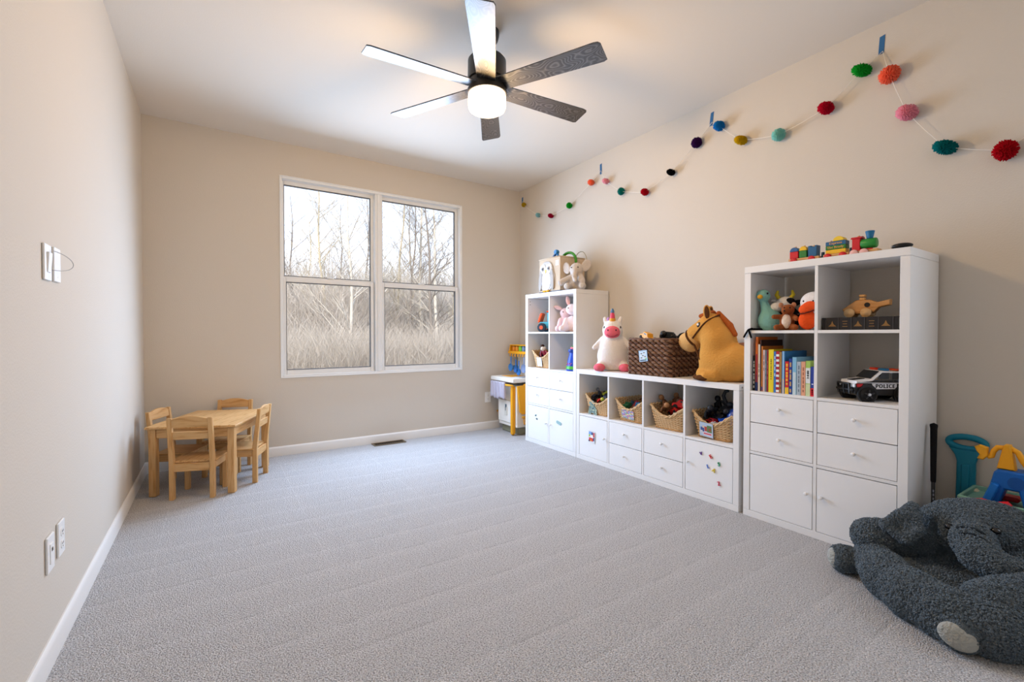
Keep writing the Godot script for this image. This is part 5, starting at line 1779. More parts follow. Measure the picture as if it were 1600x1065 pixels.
	var rw := thing("red_toy_wing", "red plastic toy wing standing up at the right of the third wicker basket", "toy", p2 + v3(0.0, 0.15, 0.12))
	part(rw, "wing", geo().put(Vector3.ZERO, v3(0, 0.6, 0.6)).prism([Vector2(-0.05, -0.03), Vector2(0.05, -0.02), Vector2(0.055, 0.03), Vector2(-0.03, 0.05)], 0.012, 0.003), mat("dc2222", 0.35))
	part(rw, "fin", geo().put(v3(-0.02, -0.02, 0), v3(0.2, 0.2, 0)).box(Vector3.ZERO, v3(0.06, 0.02, 0.05), 0.004), mat("c61c20", 0.35))
	toy_figure("toy_figure", "brown and black toy figure at the left of the third wicker basket", p2 + v3(0.0, 0.127, -0.07), v3(0.7, 0.5, 0.5), "3a2a22", "7a5a44", 1.0)
	toy_figure("toy_figure", "white toy figure lying at the front of the third wicker basket", p2 + v3(-0.1, 0.117, 0.03), v3(1.5, 1.2, 0), "e9e6e0", "d8c5ad", 0.9)
	toy_figure("toy_figure", "beige toy figure with crossed arms in the third wicker basket", p2 + v3(-0.01, 0.157, 0.09), v3(0.5, -0.8, 0.4), "b99f80", "e9e2d4", 0.9)
	toy_block("toy_block", "teal toy block at the right front of the third wicker basket", p2 + v3(-0.085, 0.115, 0.1), v3(0.2, 0.4, 0.3), "2c9c8a", v3(0.05, 0.03, 0.05))
	toy_car("toy_car", "tan toy car lying low in the third wicker basket", p2 + v3(0.05, 0.1, -0.03), v3(0, 0.5, 0), "8a6a4a", 0.12)
	var p3: Vector3 = all[3].position
	var dr := thing("black_toy_creature", "black toy creature with curling arms towering in the rightmost wicker basket", "toy", p3 + v3(0.02, 0.1, 0.02))
	var df := Field.new(v3(-0.08, -0.06, -0.12), v3(0.08, 0.15, 0.12), 0.009)
	df.ell(v3(0, 0.04, 0), v3(0.055, 0.075, 0.09), 0.02).ell(v3(-0.01, 0.11, 0.05), v3(0.03, 0.032, 0.032), 0.02).cap(v3(0, 0.03, -0.06), v3(0, 0.0, -0.1), 0.04, 0.03, 0.02)
	part(dr, "body", df, mat("121316", 0.45))
	part(dr, "arm", geo().tube([v3(0, 0.09, 0.0), v3(-0.01, 0.13, -0.03), v3(-0.01, 0.17, -0.045), v3(0, 0.2, -0.035), v3(0, 0.205, -0.015)], [0.016, 0.014, 0.012, 0.011, 0.009], 8), mat("15161a", 0.45))
	part(dr, "arm", geo().tube([v3(0, 0.09, 0.05), v3(0, 0.13, 0.085), v3(0, 0.17, 0.095), v3(0, 0.18, 0.075), v3(0, 0.165, 0.06)], [0.016, 0.014, 0.012, 0.011, 0.009], 8), mat("15161a", 0.45))
	part(dr, "arm", geo().tube([v3(0.02, 0.1, 0.03), v3(0.03, 0.15, 0.03), v3(0.03, 0.2, 0.02)], [0.015, 0.012, 0.01], 8), mat("15161a", 0.45))
	part(dr, "eye", geo().ell(v3(-0.037, 0.115, 0.045), v3(0.005, 0.007, 0.006), 8, 6), mat("7aa0b4", 0.3))
	part(dr, "eye", geo().ell(v3(-0.037, 0.115, 0.06), v3(0.005, 0.007, 0.006), 8, 6), mat("7aa0b4", 0.3))
	var bh := thing("blue_toy_helmet", "round blue toy helmet with pale markings in the rightmost wicker basket", "toy", p3 + v3(-0.05, 0.155, 0.095))
	part(bh, "shell", geo().ell(Vector3.ZERO, v3(0.05, 0.05, 0.05), 20, 12), mat("1a3f96", 0.3, 0.6))
	part(bh, "brim", geo().put(v3(-0.01, -0.025, -0.01), v3(0.2, 0, 0.1)).lathe([Vector2(0.02, 0.0), Vector2(0.085, -0.012), Vector2(0.088, -0.006), Vector2(0.03, 0.012)], 20), mat("1c48ad", 0.35))
	part(bh, "marking", geo().tube(arc_ring(v3(-0.03, -0.005, 0.01), 0.022, 0.022, v3(0, 1.2, 0)).slice(2, 18), 0.005, 6), mat("8cb8dc", 0.3))
	toy_car("toy_car", "black toy car at the left of the rightmost wicker basket", p3 + v3(-0.04, 0.11, -0.08), v3(0.2, 1.2, 0.2), "1a1b1f", 0.11)
	toy_car("toy_car", "red toy car at the front of the rightmost wicker basket", p3 + v3(-0.1, 0.085, -0.035), v3(0.1, 1.3, 0.1), "b32230", 0.085)
	toy_block("toy_block", "pale grey toy block at the front rim of the rightmost wicker basket", p3 + v3(-0.125, 0.094, 0.02), v3(0.1, 0.1, 0.2), "c9c7cc", v3(0.03, 0.028, 0.085))
	toy_figure("toy_figure", "black toy figure lying at the left corner of the rightmost wicker basket", p3 + v3(-0.02, 0.13, -0.1), v3(1.2, 0.3, 0.6), "16171b", "23252c", 0.9)
	# the rest of each pile
	for k in 9:
		var q := v3(-0.085 + 0.07 * (k / 3) + 0.012 * sin(k * 2.3), 0.108 + 0.018 * (k / 3) + 0.012 * cos(k * 1.7), -0.085 + 0.085 * (k % 3))
		var rot := v3(0.5 * sin(k * 1.9), k * 1.27, 0.45 * cos(k * 2.6))
		if k % 2 == 0:
			toy_car("toy_car", "small dark toy car half buried in the leftmost wicker basket", p0 + q, rot, ["1d1d21", "33363c", "17181a", "42464d", "232529"][k / 2], 0.085, "dark toy vehicles in the leftmost wicker basket")
		else:
			toy_figure("toy_figure", "small dark toy figure half buried in the leftmost wicker basket", p0 + q, rot + v3(0.8, 0, 0), ["26282d", "3d4148", "1b1c1f", "55493a"][k / 2], "74777d", 0.8, "small dark figures in the leftmost wicker basket")
		toy_block("toy_block", "toy block heaped in the second wicker basket", p1 + q * v3(1, 0.92, 1), rot, ["2a6b48", "6b4427", "8c3a30", "27506e", "93703a", "3c7f5c", "5b3a22", "b0602c", "2f5f3f"][k], v3(0.07, 0.03, 0.05), "toy blocks in the second wicker basket")
		if k % 3 == 0:
			toy_figure("toy_figure", "brown wooden-looking toy figure heaped in the third wicker basket", p2 + q, rot + v3(0.9, 0, 0), "7a4f30", "a9764a", 1.0, "brown toy figures in the third wicker basket")
		elif k % 3 == 1:
			toy_car("toy_car", "red toy car heaped in the third wicker basket", p2 + q, rot, ["c92a24", "b5201f", "d43a2e"][k / 3], 0.085, "red toy cars in the third wicker basket")
		else:
			toy_block("toy_block", "pale toy block heaped in the third wicker basket", p2 + q, rot, ["d9d2c6", "b79a78", "4a3226"][k / 3], v3(0.06, 0.028, 0.04), "pale blocks in the third wicker basket")
		if k != 5 and k != 2:
			if k % 2 == 0:
				toy_figure("toy_figure", "black toy figure heaped in the rightmost wicker basket", p3 + q + v3(0, 0.012, 0), rot + v3(0.7, 0, 0), "17181c", "22242a", 1.0, "black toy figures in the rightmost wicker basket")
			else:
				toy_car("toy_car", "dark toy car heaped in the rightmost wicker basket", p3 + q + v3(0, 0.006, 0), rot, ["1c1f2a", "16181d", "8c2029", "20336e"][k / 2 % 4], 0.095, "dark toy cars in the rightmost wicker basket")
	var p4: Vector3 = all[4].position
	for k in 6:
		var q := v3(-0.09 + 0.085 * (k / 3), 0.112 + 0.02 * (k / 3), -0.085 + 0.085 * (k % 3))
		toy_figure("toy_figure", "small bright toy figure heaped in the corner unit's wicker basket", p4 + q, v3(0.6, k * 1.3, 0.4 * sin(k)), ["3d2a4a", "b83a44", "2c6a58", "d9902f", "3f7fb0", "7a2f3a"][k], ["e0c9b0", "3a2a22", "e8dcc8", "5a3a2a", "f0d060", "d8b890"][k], 0.95, "bright toy figures in the corner unit's basket")
	solo_ball("yellow_toy_ball", "yellow toy ball in the corner unit's wicker basket", p4 + v3(-0.06, 0.155, -0.06), 0.026, "e2bb2a")
	solo_ball("dark_toy_ball", "dark purple toy ball behind the doll in the corner unit's wicker basket", p4 + v3(0.0, 0.17, 0.0), 0.032, "35203a")
	toy_figure("toy_doll", "pale-faced toy doll with dark hair in the corner unit's wicker basket", p4 + v3(-0.1, 0.1, 0.015), v3(0.4, -1.2, 0.2), "8e2434", "e3cfb8", 1.0)
	toy_figure("toy_figure", "orange and blue toy figure at the right of the corner unit's wicker basket", p4 + v3(-0.06, 0.12, 0.085), v3(0.2, -1.2, -0.3), "e87a2c", "4fb3c9", 1.1)
	solo_ball("pale_toy_ball", "white and blue toy ball at the right of the corner unit's wicker basket", p4 + v3(-0.1, 0.14, 0.09), 0.027, "d9dbe6")
	solo_ball("red_toy_ball", "red toy ball at the back of the corner unit's wicker basket", p4 + v3(0.04, 0.185, 0.06), 0.03, "b8303f")


# ---------------------------------------------------------------- on and in the tall unit nearest the camera
func book(label: String, z: float, thick: float, tall: float, deep: float, c: String, y: float, x0: float, marks: Array) -> void:
	var o := thing("book", label, "book", v3(x0, y, z), 0, "books standing in the book cube")
	var m := mat(c, 0.5)
	var cv := 0.0016
	var g := geo()
	g.box(v3(deep / 2, tall / 2, cv / 2), v3(deep, tall, cv), 0.0005).box(v3(deep / 2, tall / 2, thick - cv / 2), v3(deep, tall, cv), 0.0005)
	g.box(v3(cv / 2, tall / 2, thick / 2), v3(cv, tall, thick - 0.0006), 0.0007)
	part(o, "cover", g, m)
	part(o, "pages", geo().box(v3(deep / 2 - 0.001, tall / 2, thick / 2), v3(deep - 0.006, tall - 0.006, thick - 2 * cv)), mat("ece4d2", 0.9))
	var colours := {}
	for k in marks:
		# from, to (shares of the height), colour, share of the width
		if not colours.has(k[2]): colours[k[2]] = geo()
		colours[k[2]].box(v3(-0.0002, tall * (float(k[0]) + float(k[1])) / 2, thick / 2), v3(0.0008, tall * (float(k[1]) - float(k[0])), thick * float(k[3])))
	for k in colours:
		part(o, "spine_print", colours[k], mat(k, 0.5))


func dashes(a: float, b: float, n: int, c: String, w := 0.5) -> Array:
	var out := []
	for i in n:
		var t := lerpf(a, b, float(i) / n)
		out.append([t, t + (b - a) / n * (0.55 + 0.3 * ((i * 7) % 3) / 2.0), c, w])
	return out


func in_right_unit() -> void:
	var y0 := OUT + 3 * (CUBE + INN)
	var y1 := OUT + 2 * (CUBE + INN)
	var top := 2 * OUT + 4 * CUBE + 3 * INN
	var ca := ZR + OUT
	var cb := ZR + OUT + 0.339 + INN
	# books; z runs from the left of the cube to the right
	var stripes := []
	for i in 8: stripes.append([0.02 + i * 0.122, 0.075 + i * 0.122, "f3f1ea", 1.01])
	var red_on := [[0.0, 0.2, "f0bf2d", 1.01]]
	red_on.append_array(dashes(0.28, 0.95, 6, "f4b83a", 0.5))
	var navy_on := [[0.0, 0.28, "d1202c", 1.01], [0.4, 0.43, "e9ebf2", 0.4]]
	navy_on.append_array(dashes(0.06, 0.24, 3, "ece4dc", 0.4))
	var orange_on := [[0.0, 0.16, "24366b", 1.01], [0.16, 0.3, "7b2a52", 0.7], [0.3, 0.68, "a3304a", 0.6]]
	var green_on := [[0.0, 0.34, "cdd6a4", 1.01], [0.36, 0.8, "e3e6e2", 1.01]]
	green_on.append_array(dashes(0.5, 0.75, 4, "98a3a0", 0.4))
	var list := [
		[0.003, 0.014, 0.205, 0.16, "17171b", dashes(0.08, 0.9, 7, "c9c6be", 0.5), "thin black book with white spine lettering, leftmost in the book cube"],
		[0.019, 0.014, 0.315, 0.22, "d9702a", orange_on, "tallest book, orange with a red and navy lower spine, second from the left"],
		[0.0345, 0.011, 0.272, 0.2, "e6ddcc", dashes(0.3, 0.6, 3, "9a8f86", 0.4), "slim cream book right of the tall orange one"],
		[0.0465, 0.006, 0.298, 0.24, "3c2019", [[0.94, 0.97, "7a5a4a", 0.5]], "big thin dark brown book standing behind the slim cream one"],
		[0.0535, 0.008, 0.262, 0.23, "c9762c", [[0.02, 0.1, "5a3a78", 0.8]], "thin orange-brown book with a wide cover right of the dark brown one"],
		[0.0625, 0.011, 0.24, 0.19, "d9bcb4", dashes(0.5, 0.9, 3, "9b7a74", 0.4), "pale pink book with a dusty spine left of the grey-blue one"],
		[0.0745, 0.009, 0.239, 0.19, "6c7783", dashes(0.3, 0.7, 3, "98a2ab", 0.4), "grey-blue book between the pale pink and the dark red one"],
		[0.0845, 0.009, 0.239, 0.19, "93262b", dashes(0.3, 0.8, 4, "bf6a60", 0.3), "dark red book left of the thick yellow one"],
		[0.0945, 0.028, 0.244, 0.21, "ebd21f", dashes(0.3, 0.8, 10, "96861a", 0.25), "thick bright yellow book in the book cube"],
		[0.1235, 0.012, 0.233, 0.18, "3f78bd", dashes(0.4, 0.95, 4, "c6d7ea", 0.4), "thin blue book right of the thick yellow one"],
		[0.1365, 0.016, 0.235, 0.18, "b3152b", stripes, "red and white striped book in the middle of the book cube"],
		[0.1535, 0.013, 0.232, 0.19, "a67a3c", dashes(0.1, 0.3, 2, "7c2f22", 0.5), "golden brown book right of the striped one"],
		[0.168, 0.015, 0.236, 0.25, "3d83bb", [[0.0, 0.35, "e0c6ae", 0.5], [0.35, 1.0, "9cc4e4", 0.5]], "large blue book with a pale spine behind the red and yellow one"],
		[0.185, 0.019, 0.18, 0.15, "cf2127", red_on, "short red book with yellow lettering and a yellow foot"],
		[0.2055, 0.016, 0.196, 0.15, "1f3f92", dashes(0.05, 0.95, 5, "c9a066", 0.5), "dark blue book with a patterned spine right of the red and yellow one"],
		[0.223, 0.021, 0.205, 0.22, "86bcd8", [[0.0, 0.6, "c9d9de", 0.7]], "large pale blue book with a wide spine in the right half of the cube"],
		[0.2455, 0.021, 0.182, 0.15, "a9b7c1", dashes(0.1, 0.9, 6, "74818c", 0.3), "grey-blue book with dark lettering left of the salmon one"],
		[0.268, 0.021, 0.183, 0.15, "e3a583", dashes(0.1, 0.85, 6, "a86a52", 0.3), "salmon-coloured book in the right half of the cube"],
		[0.291, 0.022, 0.188, 0.16, "a9c85f", green_on, "pale green and white book second from the right in the book cube"],
		[0.3145, 0.019, 0.158, 0.14, "2b3f8e", navy_on, "short navy book with a red foot, rightmost in the book cube"],
	]
	for b in list:
		book(b[6], ca + b[0], b[1], b[2], b[3], b[4], y1, FX + 0.022, b[5])
	# black gilt book lying flat
	var gb := thing("thick_book", "thick black book with gilt spine ornaments lying flat in the top right cube", "book", v3(FX + 0.035, y0, cb + 0.006))
	var bk := mat("221d1b", 0.45)
	part(gb, "cover", geo().box(v3(0.125, 0.003, 0.16), v3(0.25, 0.005, 0.32), 0.001).box(v3(0.125, 0.061, 0.16), v3(0.25, 0.005, 0.32), 0.001).box(v3(0.004, 0.032, 0.16), v3(0.008, 0.062, 0.32), 0.003), bk)
	part(gb, "pages", geo().box(v3(0.13, 0.032, 0.16), v3(0.235, 0.055, 0.31)), mat("cbbf9f", 0.8))
	var ribs := geo()
	for i in 6: ribs.box(v3(-0.0005, 0.032, 0.02 + i * 0.056), v3(0.003, 0.062, 0.005), 0.001)
	part(gb, "spine_rib", ribs, mat("3a3431", 0.45))
	var gilt := geo()
	for i in 5:
		var zc := 0.048 + i * 0.056
		if i % 2 == 0:
			gilt.put(v3(-0.0005, 0.03, zc), v3(0, -PI / 2, 0)).prism([Vector2(-0.018, -0.012), Vector2(0.018, -0.012), Vector2(0.006, 0.0), Vector2(0, 0.016), Vector2(-0.006, 0.0)], 0.0015)
		else:
			for k in 3: gilt.put(v3(-0.0005, 0.018 + k * 0.013, zc)).box(Vector3.ZERO, v3(0.0015, 0.003, 0.022 - 0.004 * (k % 2)))
	part(gb, "gilt_print", gilt, mat("8a6534", 0.4))
	# wooden toy helicopter on the book
	var hz := y0 + 0.0635
	var wt := thing("wooden_toy", "wooden rolling toy with a long tail, on top of the thick black book", "wooden toy", v3(3.25, hz, 3.51))
	var body := []
	for q in [[-0.09, 0.046], [-0.072, 0.014], [0.048, 0.024], [0.07, 0.05], [0.115, 0.06], [0.115, 0.088], [0.062, 0.076], [0.03, 0.09], [-0.028, 0.09], [-0.08, 0.052]]:
		body.append(Vector2(q[0], q[1]))
	part(wt, "body", geo().put(Vector3.ZERO, v3(0, -PI / 2, 0)).prism(body, 0.034, 0.005), wood("z", Color("d49a5c"), Color("b5773c")))
	part(wt, "eye_hole", geo().put(v3(-0.0165, 0.064, 0.022), v3(0, 0, PI / 2)).lathe([Vector2(0, 0.003), Vector2(0.012, 0.003), Vector2(0.012, -0.002), Vector2(0, -0.002)], 16), mat("17120e", 0.5))
	part(wt, "rotor_block", geo().box(v3(0, 0.096, -0.003), v3(0.022, 0.012, 0.024), 0.002).box(v3(0, 0.112, -0.003), v3(0.024, 0.012, 0.026), 0.002), wood("z", Color("dba868"), Color("bb8248")))
	for s in [-1, 1]:
		for k in 2:
			part(wt, "wheel", geo().put(v3(s * 0.026, 0.024, [-0.052, 0.02][k]), v3(0, 0, PI / 2)).lathe([Vector2(0, -0.007), Vector2(0.022, -0.007), Vector2(0.024, -0.004), Vector2(0.024, 0.004), Vector2(0.022, 0.007), Vector2(0.008, 0.007), Vector2(0.006, 0.009), Vector2(0, 0.009)], 20), wood("z", Color("e6bf8c"), Color("c79a62")))
	plush_birds(y0, ca)
	police_car(v3(3.247, y1, 3.563))
	train(top)
	# black cord lying over the edge of the shelf
	var cord := geo().tube([v3(3.22, y0 + 0.008, 3.06), v3(3.15, y0 + 0.008, 3.035), v3(3.105, y0 + 0.009, 3.012), v3(3.087, y0 + 0.002, 2.998), v3(3.084, y0 - 0.022, 2.985), v3(3.084, y0 - 0.04, 2.975)], 0.0055, 8)
	cord.tube([v3(3.1, y0 + 0.012, 3.016), v3(3.085, y0 + 0.006, 3.004), v3(3.083, y0 - 0.012, 3.01), v3(3.083, y0 - 0.043, 3.021)], 0.0055, 8)
	solo("toy_strap", "black strap hanging over the left edge of the shelf with plush toys", "strap", cord, plush("121214"))
	var bc := thing("black_case", "small flat black case on top of the tall unit, right of the train", "case", v3(FX + 0.05, top, 3.695))
	part(bc, "shell", geo().put(v3(0, 0.0145, 0)).ell(Vector3.ZERO, v3(0.025, 0.0145, 0.042), 18, 10), mat("131315", 0.3))
	part(bc, "pale_end", geo().ell(v3(-0.012, 0.016, -0.035), v3(0.008, 0.006, 0.006), 10, 8), mat("c9c4bd", 0.4))


func plush_birds(y: float, z0: float) -> void:
	var yaw := -1.15
	var teal := plush("86bdb5")
	var b := thing("plush_bird", "teal long-necked plush bird at the left of the top plush toy cube", "plush toy", v3(3.19, y, 3.072), yaw)
	var f := Field.new(v3(-0.11, -0.01, -0.09), v3(0.11, 0.26, 0.1), 0.0075)
	f.ell(v3(0.0, 0.058, 0), v3(0.064, 0.066, 0.06), 0.02).cap(v3(-0.012, 0.1, 0), v3(-0.034, 0.17, 0), 0.034, 0.02, 0.015).ell(v3(-0.036, 0.205, 0.0), v3(0.037, 0.037, 0.035), 0.01).ell(v3(0.06, 0.035, -0.02), v3(0.035, 0.03, 0.03), 0.025)
	f.above(0.0)
	part(b, "body", f, teal)
	part(b, "beak", geo().put(v3(-0.05, 0.197, 0.036), v3(0.3, -0.4, 0)).ell(Vector3.ZERO, v3(0.015, 0.013, 0.014), 14, 8), mat("edb22e", 0.7))
	part(b, "eye", geo().ell(v3(-0.012, 0.216, 0.031), v3(0.005, 0.006, 0.004), 10, 8), mat("1a1a1c", 0.3))
	part(b, "wing", geo().put(v3(0.045, 0.06, 0.035), v3(0, 0.5, -0.5)).ell(Vector3.ZERO, v3(0.035, 0.025, 0.012), 14, 8), plush("76aca6"))
	# white and black plush cow
	var c := thing("plush_cow", "black and white plush cow with yellow horns, behind the brown plush", "plush toy", v3(3.28, y, 3.11), yaw)
	var wcl := plush("e9e4de")
	var bl := plush("1c1b1d")
	var cf := Field.new(v3(-0.12, -0.01, -0.1), v3(0.12, 0.22, 0.13), 0.008)
	cf.ell(v3(0.01, 0.07, -0.01), v3(0.07, 0.075, 0.06), 0.02).cap(v3(-0.05, 0.1, 0.01), v3(-0.085, 0.05, 0.03), 0.025, 0.022, 0.015).above(0.0)
	part(c, "body", cf, bl)
	var ch := Field.new(v3(-0.11, 0.07, -0.08), v3(0.1, 0.24, 0.13), 0.0075)
	ch.ell(v3(0.005, 0.155, 0.01), v3(0.052, 0.045, 0.045), 0.015).ell(v3(-0.04, 0.135, 0.055), v3(0.036, 0.03, 0.038), 0.02)
	part(c, "head", ch, wcl)
	part(c, "ear", geo().put(v3(0.058, 0.16, 0.02), v3(0, 0, 0.3)).ell(Vector3.ZERO, v3(0.032, 0.016, 0.01), 14, 8), bl)
	part(c, "ear", geo().put(v3(-0.05, 0.172, -0.01), v3(0, 0, -0.4)).ell(Vector3.ZERO, v3(0.022, 0.012, 0.01), 14, 8), wcl)
	part(c, "patch", geo().ell(v3(0.028, 0.17, 0.043), v3(0.024, 0.02, 0.012), 14, 8), bl)
	for s in [-1, 1]:
		part(c, "horn", geo().tube([v3(s * 0.03, 0.19, 0), v3(s * 0.042, 0.212, 0.0), v3(s * 0.036, 0.235, 0)], [0.012, 0.011, 0.006], 10), mat("d6c02a", 0.7))
	# brown plush squirrel
	var d := thing("plush_squirrel", "small brown plush animal with a cream belly between the bird and the duck", "plush toy", v3(3.16, y, 3.182), yaw)
	d.scale = Vector3.ONE * 0.9
	var br := plush("94542f")
	var df := Field.new(v3(-0.09, -0.01, -0.08), v3(0.09, 0.19, 0.1), 0.007)
	df.ell(v3(0, 0.055, 0), v3(0.042, 0.058, 0.04), 0.015).ell(v3(0.004, 0.13, 0.01), v3(0.036, 0.032, 0.034), 0.012).ell(v3(-0.012, 0.118, 0.04), v3(0.02, 0.016, 0.018), 0.012)
	df.cap(v3(-0.035, 0.085, 0.01), v3(-0.07, 0.085, 0.03), 0.015, 0.015, 0.01).cap(v3(0.035, 0.085, 0.01), v3(0.052, 0.07, 0.05), 0.015, 0.015, 0.01)
	df.cap(v3(-0.03, 0.02, 0.02), v3(-0.055, 0.018, 0.06), 0.02, 0.018, 0.01).cap(v3(0.03, 0.02, 0.02), v3(0.045, 0.018, 0.06), 0.02, 0.018, 0.01)
	df.above(0.0)
	part(d, "body", df, br)
	part(d, "belly", geo().ell(v3(-0.003, 0.056, 0.027), v3(0.027, 0.045, 0.02), 14, 10), plush("ecd9c6"))
	for s in [-1, 1]:
		part(d, "ear", geo().ell(v3(s * 0.034, 0.158, 0.0), v3(0.014, 0.017, 0.008), 12, 8), plush("b98363"))
		part(d, "eye", geo().ell(v3(s * 0.015, 0.14, 0.04), v3(0.004, 0.005, 0.004), 8, 6), mat("161212", 0.2))
	part(d, "nose", geo().ell(v3(-0.014, 0.121, 0.058), v3(0.006, 0.005, 0.004), 8, 6), mat("2c1a14", 0.3))
	# white plush duck with a big orange bill
	var e := thing("plush_duck", "white plush duck with a large orange bill, right of the brown plush", "plush toy", v3(3.20, y, 3.285), yaw)
	var wf := Field.new(v3(-0.1, -0.01, -0.09), v3(0.1, 0.22, 0.1), 0.0075)
	wf.ell(v3(0.008, 0.06, -0.01), v3(0.06, 0.066, 0.05), 0.02).ell(v3(0.012, 0.15, -0.008), v3(0.062, 0.062, 0.052), 0.025).above(0.0)
	part(e, "body", wf, plush("f3efec"))
	var orange := plush("ee5a2a")
	var uf := Field.new(v3(-0.08, 0.05, 0.0), v3(0.07, 0.17, 0.1), 0.0065)
	uf.ell(v3(-0.015, 0.118, 0.05), v3(0.043, 0.03, 0.032), 0.01, v3(0, 0, 0.35)).ell(v3(-0.002, 0.135, 0.045), v3(0.026, 0.022, 0.02), 0.015)
	var bill := part(e, "upper_bill", uf, orange)
	var lf := Field.new(v3(-0.08, -0.005, 0.0), v3(0.07, 0.12, 0.1), 0.0065)
	lf.ell(v3(-0.014, 0.055, 0.045), v3(0.043, 0.052, 0.034), 0.01)
	lf.above(0.002)
	part(e, "lower_bill", lf, plush("e85524"))
	part(bill, "bill_line", geo().tube([v3(-0.06, 0.088, 0.052), v3(-0.03, 0.09, 0.078), v3(0.0, 0.1, 0.077), v3(0.028, 0.115, 0.058)], 0.0025, 6), mat("3a1c12", 0.8))
	for s in [-1, 1]:
		part(e, "eye", geo().ell(v3(-0.012 + s * 0.022, 0.158, 0.047), v3(0.004, 0.005, 0.004), 8, 6), mat("1b1718", 0.3))


func police_car(p: Vector3) -> void:
	# local: forward is -z, near side is -x
	var o := thing("toy_police_car", "black and white toy police car in the right cube above the drawers", "toy car", p, 0.9)
	var white := mat("eeeef0", 0.3, 0.5)
	var black := mat("151517", 0.4, 0.5)
	var w := 0.135
	var low := [Vector2(-0.135, 0.04), Vector2(-0.12, 0.028), Vector2(0.13, 0.03), Vector2(0.138, 0.045), Vector2(0.138, 0.088), Vector2(-0.125, 0.088), Vector2(-0.138, 0.075)]
	part(o, "lower_body", geo().put(Vector3.ZERO, v3(0, -PI / 2, 0)).prism(low, w, 0.006), black)
	var up := [Vector2(-0.128, 0.086), Vector2(0.136, 0.086), Vector2(0.136, 0.1), Vector2(0.118, 0.148), Vector2(-0.012, 0.15), Vector2(-0.058, 0.108), Vector2(-0.125, 0.1)]
	var upper := part(o, "upper_body", geo().put(Vector3.ZERO, v3(0, -PI / 2, 0)).prism(up, w * 0.97, 0.008), white)
	part(upper, "windscreen", geo().put(v3(0, 0.1305, -0.037), v3(-0.74, 0, 0)).box(Vector3.ZERO, v3(w * 0.8, 0.004, 0.054), 0.001), mat("0f1114", 0.12, 0.6))
	part(upper, "bonnet_stripe", geo().put(v3(0, 0.1055, -0.09), v3(-0.11, 0, 0)).box(Vector3.ZERO, v3(w * 0.3, 0.003, 0.06), 0.001), black)
	for s in [-1, 1]:
		var x: float = s * w * 0.487
		part(upper, "side_window", geo().put(v3(x, 0, 0), v3(0, -PI / 2, 0)).prism([Vector2(-0.03, 0.112), Vector2(0.022, 0.112), Vector2(0.022, 0.142), Vector2(-0.008, 0.142)], 0.003, 0.001), mat("0f1114", 0.12, 0.6))
		part(upper, "side_window", geo().put(v3(x, 0, 0), v3(0, -PI / 2, 0)).prism([Vector2(0.038, 0.112), Vector2(0.09, 0.112), Vector2(0.08, 0.142), Vector2(0.038, 0.142)], 0.003, 0.001), mat("0f1114", 0.12, 0.6))
		part(o, "side_panel", geo().put(v3(s * w * 0.5, 0, 0), v3(0, -PI / 2, 0)).prism([Vector2(-0.058, 0.09), Vector2(0.056, 0.09), Vector2(0.056, 0.063), Vector2(-0.046, 0.061)], 0.002, 0.0005), white)
		var t := part(o, "police_lettering", text_mesh("POLICE", 0.0265, 0.002), mat("26262a", 0.4))
		t.position = v3(s * (w * 0.5 + 0.0015), 0.0765, 0.003)
		t.rotation.y = s * PI / 2
		part(o, "headlight", geo().put(v3(s * w * 0.5, 0, 0), v3(0, -PI / 2, 0)).prism([Vector2(-0.128, 0.086), Vector2(-0.098, 0.087), Vector2(-0.106, 0.072), Vector2(-0.126, 0.07)], 0.004, 0.001), mat("d3242a", 0.25))
		part(o, "headlamp", geo().box(v3(s * w * 0.4, 0.078, -0.136), v3(0.03, 0.018, 0.006), 0.002), mat("dfe9f2", 0.15))
		for k in 2:
			var z: float = [-0.08, 0.085][k]
			part(o, "wheel_arch", geo().put(v3(s * w * 0.5, 0.038, z), v3(0, 0, PI / 2)).lathe([Vector2(0.0, -0.008), Vector2(0.046, -0.008), Vector2(0.046, 0.008), Vector2(0.0, 0.008)], 22), black)
			var wh := part(o, "wheel", geo().put(v3(s * (w * 0.5 + 0.004), 0.036, z), v3(0, 0, PI / 2)).lathe([Vector2(0, -0.016), Vector2(0.026, -0.018), Vector2(0.034, -0.015), Vector2(0.036, -0.008), Vector2(0.036, 0.008), Vector2(0.034, 0.015), Vector2(0.026, 0.018), Vector2(0.022, 0.014), Vector2(0, 0.014)], 26), mat("1b1b1c", 0.8))
			part(wh, "hub_cap", geo().put(v3(s * (w * 0.5 + 0.004), 0.036, z), v3(0, 0, PI / 2)).lathe([Vector2(0, -0.021), Vector2(0.006, -0.02), Vector2(0.008, -0.014), Vector2(0.008, 0.014), Vector2(0.006, 0.02), Vector2(0, 0.021)], 16), mat("dedfe2", 0.3))
			var spokes := geo()
			for q in 5:
				spokes.put(v3(s * (w * 0.5 + 0.019), 0.036, z), v3(TAU * q / 5, 0, 0)).box(v3(0, 0.015, 0), v3(0.004, 0.02, 0.006), 0.001)
			part(wh, "spokes", spokes, mat("3a3a3d", 0.4))
	part(o, "push_bar", geo().tube([v3(-0.045, 0.035, -0.145), v3(-0.045, 0.085, -0.148), v3(0.045, 0.085, -0.148), v3(0.045, 0.035, -0.145)], 0.006, 8).tube([v3(-0.06, 0.055, -0.142), v3(0.06, 0.055, -0.142)], 0.007, 8).tube([v3(0, 0.035, -0.145), v3(0, 0.085, -0.148)], 0.005, 8), black)
	var lb := part(o, "light_bar", geo().box(v3(-0.03, 0.156, 0.02), v3(0.05, 0.013, 0.028), 0.005), mat("2b6f9c", 0.2))
	part(lb, "red_light", geo().box(v3(0.032, 0.156, 0.02), v3(0.05, 0.013, 0.028), 0.005), mat("d8432b", 0.2))
